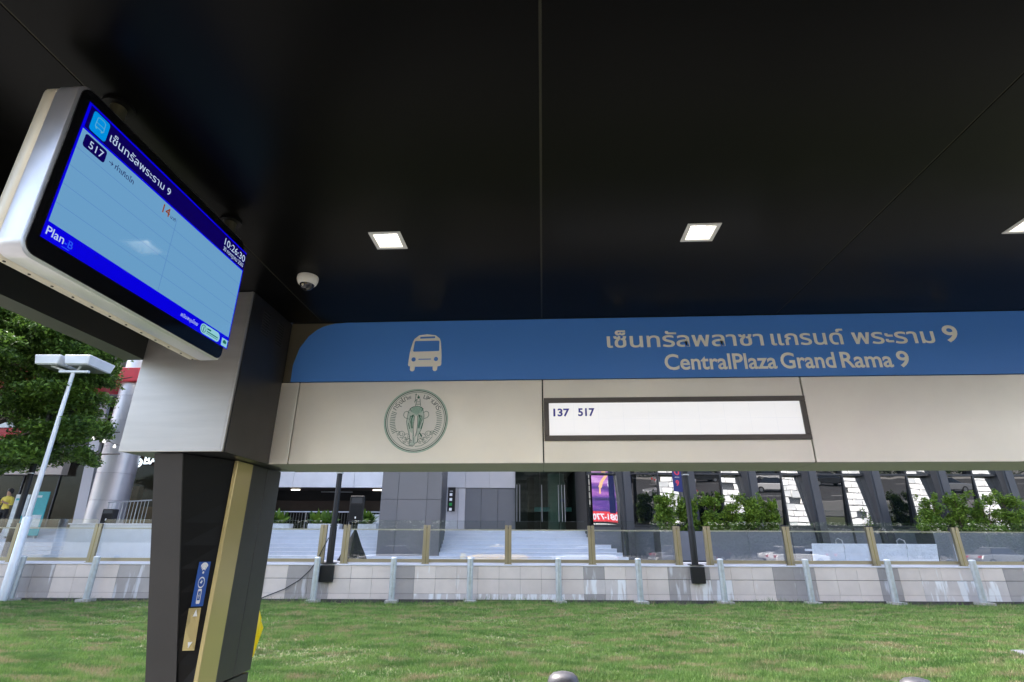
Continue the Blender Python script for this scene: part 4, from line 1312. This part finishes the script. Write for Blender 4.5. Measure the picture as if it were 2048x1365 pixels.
bg = MB().loops([[(-6.9 + 0.36 * math.cos(a_) * f_, 0.95 + 0.16 * math.sin(a_) * f_, z_) for a_ in [2 * PI * k / 14 for k in range(14)]] for f_, z_ in ((1, 1.01), (1.05, 1.09), (0.7, 1.16), (0.2, 1.18))])
bg.v = [(a_ + 0.9, b_, c_) for a_, b_, c_ in bg.v]
tag(bg.build('black_bag', 'black_cloth', None, (-6.0, 0.95, 1.0), 'm', smooth=True), 'black bag lying at the foot of the loudspeaker', 'bag')

# hedge planters and shrubs at right
def shrub(x, d, z, w, h, label):
    t = thing('shrub', label, 'shrub', (x, d, z), 'm', group='leafy shrubs in the slate planters')
    m = MB()
    for k in range(5):
        a = random.uniform(0, 2 * PI)
        m.tube([(x + random.uniform(-0.1, 0.1), d, z), (x + math.cos(a) * w * 0.15, d + math.sin(a) * 0.1, z + h * 0.5), (x + math.cos(a) * w * 0.35, d + math.sin(a) * 0.2, z + h * 0.85)], [0.018, 0.012, 0.005], 5)
    m.build('stem', 'bark', t)
    cs = []
    for k in range(30):
        a, q = random.uniform(0, 2 * PI), random.random()
        rr = w * 0.46 * math.sqrt(random.random()) * (1 - 0.4 * q ** 2)
        cs.append((x + math.cos(a) * rr, d + math.sin(a) * rr * 0.6, z + h * (0.02 + 0.84 * q), w * 0.2, w * 0.17, h * 0.13))
    for k in range(14):
        a = random.uniform(0, 2 * PI)
        cs.append((x + math.cos(a) * w * 0.36, d + math.sin(a) * 0.15, z + h * random.uniform(0.75, 1.02), 0.06, 0.06, 0.13))
    mesh_np('foliage', leaves(clumps(cs, 4200, 0.6), 0.085, 0.5, 0, 0.4), None, 'leaf_hedge', t, nside=4)
SH = [(4.55, 0.85, 1.15, 'bushy shrub at the left end of the hedge, left of the banner post'), (5.35, 0.8, 1.0, 'second shrub from the left, just right of the banner post'), (6.1, 0.85, 1.12, 'third shrub from the left in the slate planter'), (6.85, 0.85, 1.05, 'fourth shrub from the left in the slate planter'), (7.65, 0.95, 1.12, 'fifth shrub from the left, right end of its slate planter'),
      (8.25, 0.6, 0.95, 'narrow shrub closing the right end of the left planter'), (13.95, 1.0, 1.15, 'pale green shrub at the left end of the right planter'), (14.95, 1.0, 1.2, 'second shrub in the right slate planter'), (15.9, 1.1, 1.22, 'third shrub in the right slate planter, with pale stem'), (16.9, 1.1, 1.25, 'shrub cut by the right edge of the picture')]
for x, w, h, lab in SH:
    shrub(x, 2.75, 1.96, w * 1.1, h * 1.12, lab)
for x0, x1, lab in ((4.15, 8.65, 'long slate grey planter under the left hedge'), (13.55, 19.0, 'long slate grey planter under the right hedge')):
    t = thing('hedge_planter', lab, 'planter', ((x0 + x1) / 2, 2.7, 1.0), 'm', group='slate planters before the windows')
    n = max(3, int((x1 - x0) / 1.5))
    for k in range(n):
        a, b = x0 + (x1 - x0) * k / n, x0 + (x1 - x0) * (k + 1) / n
        MB().box(a + 0.004, b - 0.004, 2.3, 2.33, 1.05, 1.98).build('panel', 'planter_slate', t, bev=0.003)
    MB().box(x0 + 0.01, x1 - 0.01, 2.332, 3.2, 1.0, 1.95).build('trough', 'mullion', t)

# stone bench
bn2 = thing('stone_bench', 'pale stone bench with steel armrests behind the right glass panes', 'bench', (11.0, 1.8, 1.0), 'm')
for a, b in ((9.0, 10.02), (10.03, 11.05), (11.06, 12.08), (12.09, 13.1)):
    MB().hexa([(a, 1.76, 1.06), (b, 1.76, 1.06), (b, 1.86, 1.06), (a, 1.86, 1.06)], [(a, 1.68, 1.60), (b, 1.68, 1.60), (b, 1.76, 1.60), (a, 1.76, 1.60)]).build('back_slab', 'bench_stone', bn2, bev=0.008)
    MB().box(a, b, 1.87, 2.25, 1.36, 1.43).build('seat_slab', 'bench_stone', bn2, bev=0.008)
for x in (9.2, 11.05, 12.9):
    MB().box(x - 0.06, x + 0.06, 1.9, 2.2, 1.0, 1.359).build('leg', 'mullion', bn2)
for x in (10.02, 12.09):
    MB().tube([(x, 2.1, 1.43), (x, 2.1, 1.70), (x, 1.95, 1.77), (x, 1.74, 1.70), (x, 1.66, 1.45)], 0.016).build('armrest', 'rail_steel', bn2)

# ------------------------------------------------------------------ left: shop building, silver column, red canopy
sb = thing('shop_building', 'glass shop front with red canopy behind the tree at far left', 'building', (-22, 10, 2.0), 'm')
MB().box(-40, -14.95, 13.0, 13.2, 2.05, 16).build('back_wall', 'brown_wall', sb)
MB().box(-40, -15.0, 10.2, 13.0, 8.6, 9.2).build('upper_floor', 'brown_wall', sb)
MB().box(-40, -15.0, 10.2, 13.0, 5.6, 5.8).build('mezzanine', 'brown_wood', sb)
MB().box(-40, -22.9, 9.6, 10.0, 4.6, 5.7).build('shop_fascia', 'beige_wall', sb)
for k in range(10):
    x = -32 + k * 1.75
    pn = MB().box(x + 0.03, x + 1.72, 10.05, 10.07, 2.05, 8.6).build('shop_pane', 'shop_glass', sb)
    MB().box(x - 0.03, x + 0.03, 10.0, 10.12, 2.05, 8.6).build('shop_mullion', 'mullion', sb)
for x, w in ((-21.6, 0.5), (-20.8, 0.25)):  # sloping pale slabs stand in for white reflections on the shop glass
    MB().hexa([(x - w / 2 + 0.2, 9.6, 2.05), (x + w / 2 + 0.2, 9.6, 2.05), (x + w / 2 + 0.2, 9.8, 2.05), (x - w / 2 + 0.2, 9.8, 2.05)], [(x - w / 2 - 0.25, 9.6, 8.2), (x + w / 2 - 0.25, 9.6, 8.2), (x + w / 2 - 0.25, 9.8, 8.2), (x - w / 2 - 0.25, 9.8, 8.2)]).build('pale_streak', 'panel_light', sb)
for k in range(5):
    MB().box(-23 + k * 1.1, -22.2 + k * 1.1, 11.2, 11.6, 2.05, 3.2 + 0.5 * (k % 3)).build('shop_shelf', 'brown_wood', sb)
MB().box(-40, -10, 15.5, 16.2, 9, 34).build('beige_tower', 'beige_wall', sb)
MB().box(-26, -12, 6.2, 8.6, 8.36, 9.0).build('red_canopy', 'red_canopy', sb, bev=0.02)
MB().box(-34, -20.6, 5.0, 6.6, 5.75, 6.2).build('red_canopy', 'red_canopy', sb, bev=0.02)
MB().box(-34, -21.4, 4.9, 4.98, 5.95, 6.4).build('canopy_letters', 'icon_white', sb)
for xd in (0,):
    col = thing('silver_column', 'thick round silver clad column under the red canopy', 'column', (-18.4, 7.1, 2.05), 'm')
    z = 2.05
    while z < 10:
        MB().lathe((-18.4, 7.1, z), [(0.715, 0.004), (0.72, 0.012), (0.72, 1.128), (0.715, 1.136)], 40).build('drum', 'silver_clad', col, smooth=14)
        z += 1.14
    MB().lathe((-18.4, 7.1, 2.05), [(0.70, 0), (0.70, 8)], 24).build('core', 'mullion', col)
    MB().box(-18.75, -18.55, 6.2, 6.45, 6.15, 6.3).build('spot_lamp', 'black_paint', col)
hr = thing('ramp_handrail', 'steel handrail beside the silver column', 'railing', (-16.1, 5, 2.1), 'm')
MB().tube([(-16.9, 5, 3.0), (-15.2, 5, 3.1)], 0.025).build('handrail', 'rail_steel', hr)
for k in range(12):
    MB().tube([(-16.85 + k * 0.14, 5, 2.06), (-16.85 + k * 0.14, 5, 3.0 + k * 0.008)], 0.012 if k % 4 else 0.022, 5).build('baluster', 'rail_steel', hr)
st_ = thing('shop_sign', 'white glowing round logo and BA lettering beside the silver column', 'sign', (-17.6, 7.0, 5.2), 'm')
SM = lambda u, v, h=0: (u, 8.2 - h, v)
m = MB().flat(circ(-18.42 + 0.1, 4.98, 0.21, 24), SM, 0.03)
m.build('round_logo', 'sign_glow', st_)
m = MB().flat(circ(-18.38, 5.03, 0.05, 10), lambda u, v, h=0: SM(u, v, h + 0.031), 0.002).flat(circ(-18.26, 5.03, 0.05, 10), lambda u, v, h=0: SM(u, v, h + 0.031), 0.002).stroke([(-18.42, 4.9), (-18.32, 4.86), (-18.22, 4.9)], 0.04, lambda u, v, h=0: SM(u, v, h + 0.031), 0.002)
m.build('logo_face', 'mullion', st_)
m = MB(); text(m, 'BAI', lambda u, v, h=0: SM(u, v, h), -18.05, -17.3, 4.93, bold=0.03, dep=0.02); m.build('letters', 'sign_glow', st_, fix=False)
# posters, person, bulbs
for x0, x1, z0, z1, mt, lab in ((-19.5, -18.88, 1.75, 3.36, 'teal_poster', 'teal poster board beside the white floodlight pole'), (-20.15, -19.6, 1.72, 3.25, 'pale_poster', 'pale poster board left of the teal one')):
    t = thing('poster_board', lab, 'poster', ((x0 + x1) / 2, 4.5, z0), 'm', group='poster boards on the steps')
    MB().box(x0, x1, 4.48, 4.52, z0, z1).build('board', mt, t, bev=0.006)
    MB().box(x0 + 0.05, x1 - 0.25, 4.474, 4.479, z1 - 0.22, z1 - 0.14).build('print', 'pale_poster' if mt == 'teal_poster' else 'teal_poster', t)
    MB().box(x0 + 0.2, x1 - 0.06, 4.474, 4.479, z0 + 0.25, z0 + 0.75).build('print', 'pale_poster' if mt == 'teal_poster' else 'teal_poster', t)
    for x in (x0 + 0.08, x1 - 0.08):
        MB().box(x - 0.02, x + 0.02, 4.44, 4.56, 1.52, z0 - 0.001).build('leg', 'rail_steel', t)

def person():
    X, D, Z = -20.55, 4.62, 1.0 + 0.131 * 6
    t = thing('person', 'person in yellow shirt and black trousers on the steps at far left', 'person', (X, D, Z), 'm')
    J = {'pel': (0, 0, 0.90, 0.125), 'wai': (0, 0, 1.06, 0.115), 'che': (0, 0.01, 1.26, 0.135), 'nec': (0, 0.0, 1.42, 0.055), 'hea': (0, -0.02, 1.50, 0.07), 'top': (0, -0.02, 1.60, 0.085), 'crn': (0, 0, 1.66, 0.05)}
    E = [('pel', 'wai'), ('wai', 'che'), ('che', 'nec'), ('nec', 'hea'), ('hea', 'top'), ('top', 'crn')]
    for s, n_ in ((-1, 'l'), (1, 'r')):
        J.update({n_ + 'hip': (0.09 * s, 0, 0.86, 0.09), n_ + 'kne': (0.10 * s, -0.02, 0.47, 0.062), n_ + 'ank': (0.10 * s, 0.02, 0.08, 0.042), n_ + 'toe': (0.11 * s, -0.13, 0.03, 0.035),
                  n_ + 'sho': (0.17 * s, 0, 1.35, 0.062), n_ + 'elb': (0.24 * s, -0.03, 1.08, 0.045), n_ + 'wri': (0.08 * s, -0.24, 1.17, 0.032), n_ + 'han': (0.03 * s, -0.29, 1.22, 0.036)})
        E += [('pel', n_ + 'hip'), (n_ + 'hip', n_ + 'kne'), (n_ + 'kne', n_ + 'ank'), (n_ + 'ank', n_ + 'toe'), ('che', n_ + 'sho'), (n_ + 'sho', n_ + 'elb'), (n_ + 'elb', n_ + 'wri'), (n_ + 'wri', n_ + 'han')]
    ks = list(J)
    me = bpy.data.meshes.new('body')
    me.from_pydata([J[k][:3] for k in ks], [(ks.index(a), ks.index(b)) for a, b in E], [])
    o = bpy.data.objects.new('body', me)
    COL.objects.link(o)
    md = o.modifiers.new('skin', 'SKIN')
    sk = me.skin_vertices[0].data
    for i, k in enumerate(ks):
        sk[i].radius = (J[k][3], J[k][3] * (0.75 if k in ('pel', 'wai', 'che') else 1))
    sk[0].use_root = True
    o.modifiers.new('sub', 'SUBSURF').levels = 2
    bpy.context.view_layer.update()
    me2 = bpy.data.meshes.new_from_object(o.evaluated_get(bpy.context.evaluated_depsgraph_get()))
    o.modifiers.clear()
    o.data = me2
    o.parent = t
    for mm in ('skin', 'shirt_yellow', 'trouser_black'):
        me2.materials.append(MATS[mm])
    for p in me2.polygons:
        c = p.center
        r_ = math.hypot(c.x, c.y)
        p.use_smooth = True
        p.material_index = 2 if c.z < 0.93 and c.z > 0.06 else (1 if c.z < 1.42 and c.y > -0.14 and c.z >= 0.93 else 0)
    ORG['body'] = ORG[t.name]
    MB().lathe((X, D + 0.01, Z + 1.52), [(0.07, -0.02), (0.098, 0.05), (0.10, 0.11), (0.085, 0.165), (0.04, 0.195)], 16).build('hair', 'hair', t, smooth=True)
    MB().box(X - 0.035, X + 0.035, D - 0.35, D - 0.33, Z + 1.16, Z + 1.30).build('phone', 'black_paint', t)
person()

sl = thing('string_lights', 'string of small white bulbs hanging below the tree', 'string lights', (-16.3, 2, 5.0), 'm')
pts = [(-18.6 + 4.2 * k / 20, 2.0, 5.85 - 1.15 * (k / 20) ** 0.8 + 0.05 * math.sin(k)) for k in range(21)]
MB().tube(pts, 0.008, 4).build('wire', 'black_paint', sl)
for k in range(1, 20, 2):
    p = pts[k]
    MB().lathe((p[0], p[1], p[2] - 0.09), [(0.015, -0.04), (0.045, -0.02), (0.05, 0.01), (0.025, 0.05), (0.02, 0.09)], 10).build('bulb', 'bulb_glow', sl, smooth=True)

# ------------------------------------------------------------------ the big tree at left
tr = thing('leafy_tree', 'large leafy tree with spreading branches at the left edge', 'tree', (-19.4, 1.6, 1.0), 'm')
m = MB()
m.tube([(-19.6, 1.7, 1.0), (-19.5, 1.7, 2.6), (-19.3, 1.6, 4.2), (-19.1, 1.5, 6.2), (-18.9, 1.4, 8.5)], [0.24, 0.2, 0.17, 0.13, 0.07], 10)
br = []
for k in range(16):
    z = 3.8 + 4.6 * k / 15
    a = k * 2.4
    ln = 4.8 - 0.22 * (z - 3.8) * 1.4
    e = (-19.2 + math.cos(a) * ln, 1.5 + math.sin(a) * ln * 0.7, z + 0.7 + random.uniform(-0.3, 0.5))
    m.tube([(-19.2, 1.55, z), (-19.2 + math.cos(a) * ln * 0.5, 1.5 + math.sin(a) * ln * 0.35, z + 0.55), e], [0.07, 0.045, 0.015], 6)
    br.append(e)
for e in ((-14.9, 0.6, 5.9), (-14.9, 1.0, 6.9), (-15.0, 0.2, 4.9), (-16.2, -0.2, 4.2), (-15.8, 0.9, 7.7), (-17.6, -0.6, 4.0), (-18.6, -0.8, 4.3), (-19.0, 0.0, 9.3), (-18.2, 0.4, 9.0), (-17.2, 0.3, 8.5), (-20.2, -0.6, 9.0), (-16.4, 0.5, 8.2)):
    m.tube([(-19.2, 1.5, e[2] - 0.6), ((-19.2 + e[0]) / 2, (1.5 + e[1]) / 2, e[2] + 0.1), e], [0.07, 0.045, 0.015], 6)
    br.append(e)
m.build('trunk', 'bark', tr, smooth=60)
cs = []
for e in br:
    for f_ in (0.35, 0.55, 0.72, 0.86, 1.0):
        for q in range(5):
            cx = -19.2 + (e[0] + 19.2) * f_ + random.uniform(-0.5, 0.5)
            cd = 1.5 + (e[1] - 1.5) * f_ + random.uniform(-0.5, 0.5)
            s_ = random.uniform(0.4, 0.75)
            cs.append((cx, cd, e[2] - 0.4 * (1 - f_) + random.uniform(-0.25, 0.3), s_, s_, s_ * 0.32))
lp_ = clumps(cs, 150000, 0.6)
lim = -14.25 - 0.72 * lp_[:, 1] + 0.55 * np.exp(-((lp_[:, 2] - 6.0) / 0.55) ** 2) + 0.25 * np.sin(lp_[:, 2] * 5.0) + RNG.normal(0, 0.12, len(lp_))
lp_ = lp_[lp_[:, 0] < lim]
crown = mesh_np('crown', leaves(lp_, 0.14, 0.5, 0.15, 0.9), None, 'leaf_tree', tr, nside=4)

# ================================================================== across the street (seen only in the glass)
wb = thing('louvred_building', 'white louvred car park building across the street, mirrored in the windows', 'building', (25, -50, 0))
MB().box(-40, 110, -62, -50, 0, 60).build('wall', 'louvre_back', wb)
m = MB()
for j in range(48):
    for i in range(72):
        x = -38 + i * 2.05 + (0.7 if j % 2 else 0)
        if RNG.uniform() < 0.93:
            z = 3 + j * 1.12
            tl_ = RNG.uniform(0.1, 0.45)
            m.hexa([(x, -49.6, z), (x, -49.9, z), (x + 1.85, -49.9, z), (x + 1.85, -49.6, z)], [(x, -49.6 + tl_, z + 0.86), (x, -49.9 + tl_, z + 0.86), (x + 1.85, -49.9 + tl_, z + 0.86), (x + 1.85, -49.6 + tl_, z + 0.86)])
struct(m.build('louvre_panels', 'louvre_white', wb, fix=True), 'stuff')

def make_car(x, y, yaw, paint, label, taxi=False):
    t = thing('car', label, 'car', (x, y, -0.13), group='cars on the road mirrored in the glass')
    t.rotation_euler = (0, 0, yaw)
    og = ORG[t.name]
    P = lambda a, b, c: (og[0] + a, og[1] + b, og[2] + c)
    low = [(-2.2, 0.30), (-2.25, 0.55), (-2.1, 0.78), (-1.2, 0.92), (1.3, 0.94), (2.05, 0.88), (2.2, 0.6), (2.15, 0.30)]
    MB().loops([[P(a, s * 0.84, c) for a, c in low] for s in (-1, 1)]).build('body', paint, t, bev=0.05)
    cab = [(-1.15, 0.92), (-0.45, 1.42), (0.8, 1.44), (1.55, 0.94)]
    MB().loops([[P(a, s * (0.80 if c < 1 else 0.62), c) for a, c in cab] for s in (-1, 1)]).build('cabin', 'car_glass', t, bev=0.03)
    MB().loops([[P(a, s * 0.63, c) for a, c in [(-0.47, 1.41), (-0.42, 1.46), (0.76, 1.475), (0.83, 1.435)]] for s in (-1, 1)]).build('roof', paint, t, bev=0.01)
    for a in (-1.4, 1.35):
        for s in (-1, 1):
            w_ = MB().loops([[P(a + 0.31 * math.cos(2 * PI * k / 18), s * q, 0.31 + 0.31 * math.sin(2 * PI * k / 18)) for k in range(18)] for q in (0.68, 0.87)]).build('wheel', 'rubber', t)
            MB().loops([[P(a + 0.19 * math.cos(2 * PI * k / 14), s * q, 0.31 + 0.19 * math.sin(2 * PI * k / 14)) for k in range(14)] for q in (0.86, 0.885)]).build('rim', 'rail_steel', w_)
    for s in (-1, 1):
        MB().box(*[v for p_ in zip(P(-2.24, s * 0.6 - 0.16, 0.62), P(-2.16, s * 0.6 + 0.16, 0.76)) for v in p_]).build('headlight', 'icon_white', t)
        MB().box(*[v for p_ in zip(P(2.08, s * 0.62 - 0.14, 0.66), P(2.2, s * 0.62 + 0.14, 0.82)) for v in p_]).build('tail_light', 'tail_red', t)
    if taxi:
        MB().box(*[v for p_ in zip(P(0.0, -0.25, 1.475), P(0.2, 0.25, 1.60)) for v in p_]).build('roof_sign', 'icon_white', t)
make_car(-0.6, -5.0, 0.0, 'car_yellow', 'yellow taxi mirrored in the middle glass pane', True)
make_car(5.6, -5.2, 0.0, 'car_white', 'white car mirrored right of the yellow taxi')
make_car(-7.6, -5.1, 0.0, 'car_silver', 'silver car mirrored in the glass near the loudspeaker')
make_car(24.0, -10.5, PI, 'car_white', 'white car on the far lane mirrored in the right windows')
make_car(33.0, -16.5, PI, 'car_dark', 'dark grey car on the far lane mirrored in the right windows')
make_car(16.0, -16.0, PI, 'car_silver', 'silver car on the far lane mirrored in the middle windows')

make_car(41.0, -10.2, PI, 'car_silver', 'silver car on the near lane mirrored in the rightmost windows')
make_car(28.5, -20.6, 0.0, 'car_white', 'white car along the far kerb mirrored in the windows')
make_car(20.5, -20.4, 0.0, 'car_dark', 'dark grey car along the far kerb mirrored in the windows')
make_car(12.6, -5.3, 0.0, 'car_silver', 'silver car by the near kerb mirrored in the right glass panes')

# LED billboard across the road
BX0, BX1 = 16.2, 24.6
lb = thing('led_billboard', 'tall purple advertising screen across the road, mirrored in the first window', 'billboard', (16.6, -30, 0))
MB().box(BX0 - 0.2, BX1 + 0.2, -30.4, -30.02, 6.7, 19).build('cabinet', 'black_paint', lb)
MB().box(BX0, BX1, -30.018, -30.0, 8.35, 18.8).build('led_screen', 'led_picture', lb)
MB().box(BX0, BX1, -30.018, -30.0, 6.9, 8.3).build('red_strip', 'led_red', lb)
LB = lambda u, v, h=0: (-u, -29.998 + h, v)
m = MB(); text(m, '081-7708', LB, -22.3, -18.0, 7.2, bold=0.03, dep=0.004); m.build('strip_figures', 'led_white', lb, fix=False)
m = MB().stroke([(-22.4 + 1.1 * math.cos(R(t)), 12.0 + 1.1 * math.sin(R(t))) for t in range(-60, 250, 20)], 0.6, LB, 0.004)
m.build('white_ring', 'led_white', lb)
m = MB()
q = [(-21.4, 13.6), (-20.7, 13.0), (-20.2, 12.2), (-19.9, 11.4), (-19.85, 10.6)]
for k in range(4):
    m.stroke(q[k:k + 2], (0.25, 0.35, 0.45, 0.2)[k], LB, 0.004)
m.build('light_trail', 'led_peach', lb)
for x in (18.0, 22.8):
    MB().box(x - 0.25, x + 0.25, -30.45, -30.05, 0, 6.69).build('leg', 'tower_grey', lb)

# added hedge at the far kerb, tall to hide bright louvres from the glass
hc = [(x, -25.6 + 0.3 * math.sin(x), 2.3 + 0.3 * math.sin(x * 2.3), 0.9, 0.6, 2.5) for x in np.arange(-30, 70, 0.8)]
o = mesh_np('screening_hedge', leaves(clumps(hc, 60000, 0.5), 0.32, 0.5, 0, 0.4), None, 'leaf_dark', nside=4)
tag(o, 'added dark hedge along the far kerb, darkening the window reflections', 'hedge')
struct(o, 'stuff')
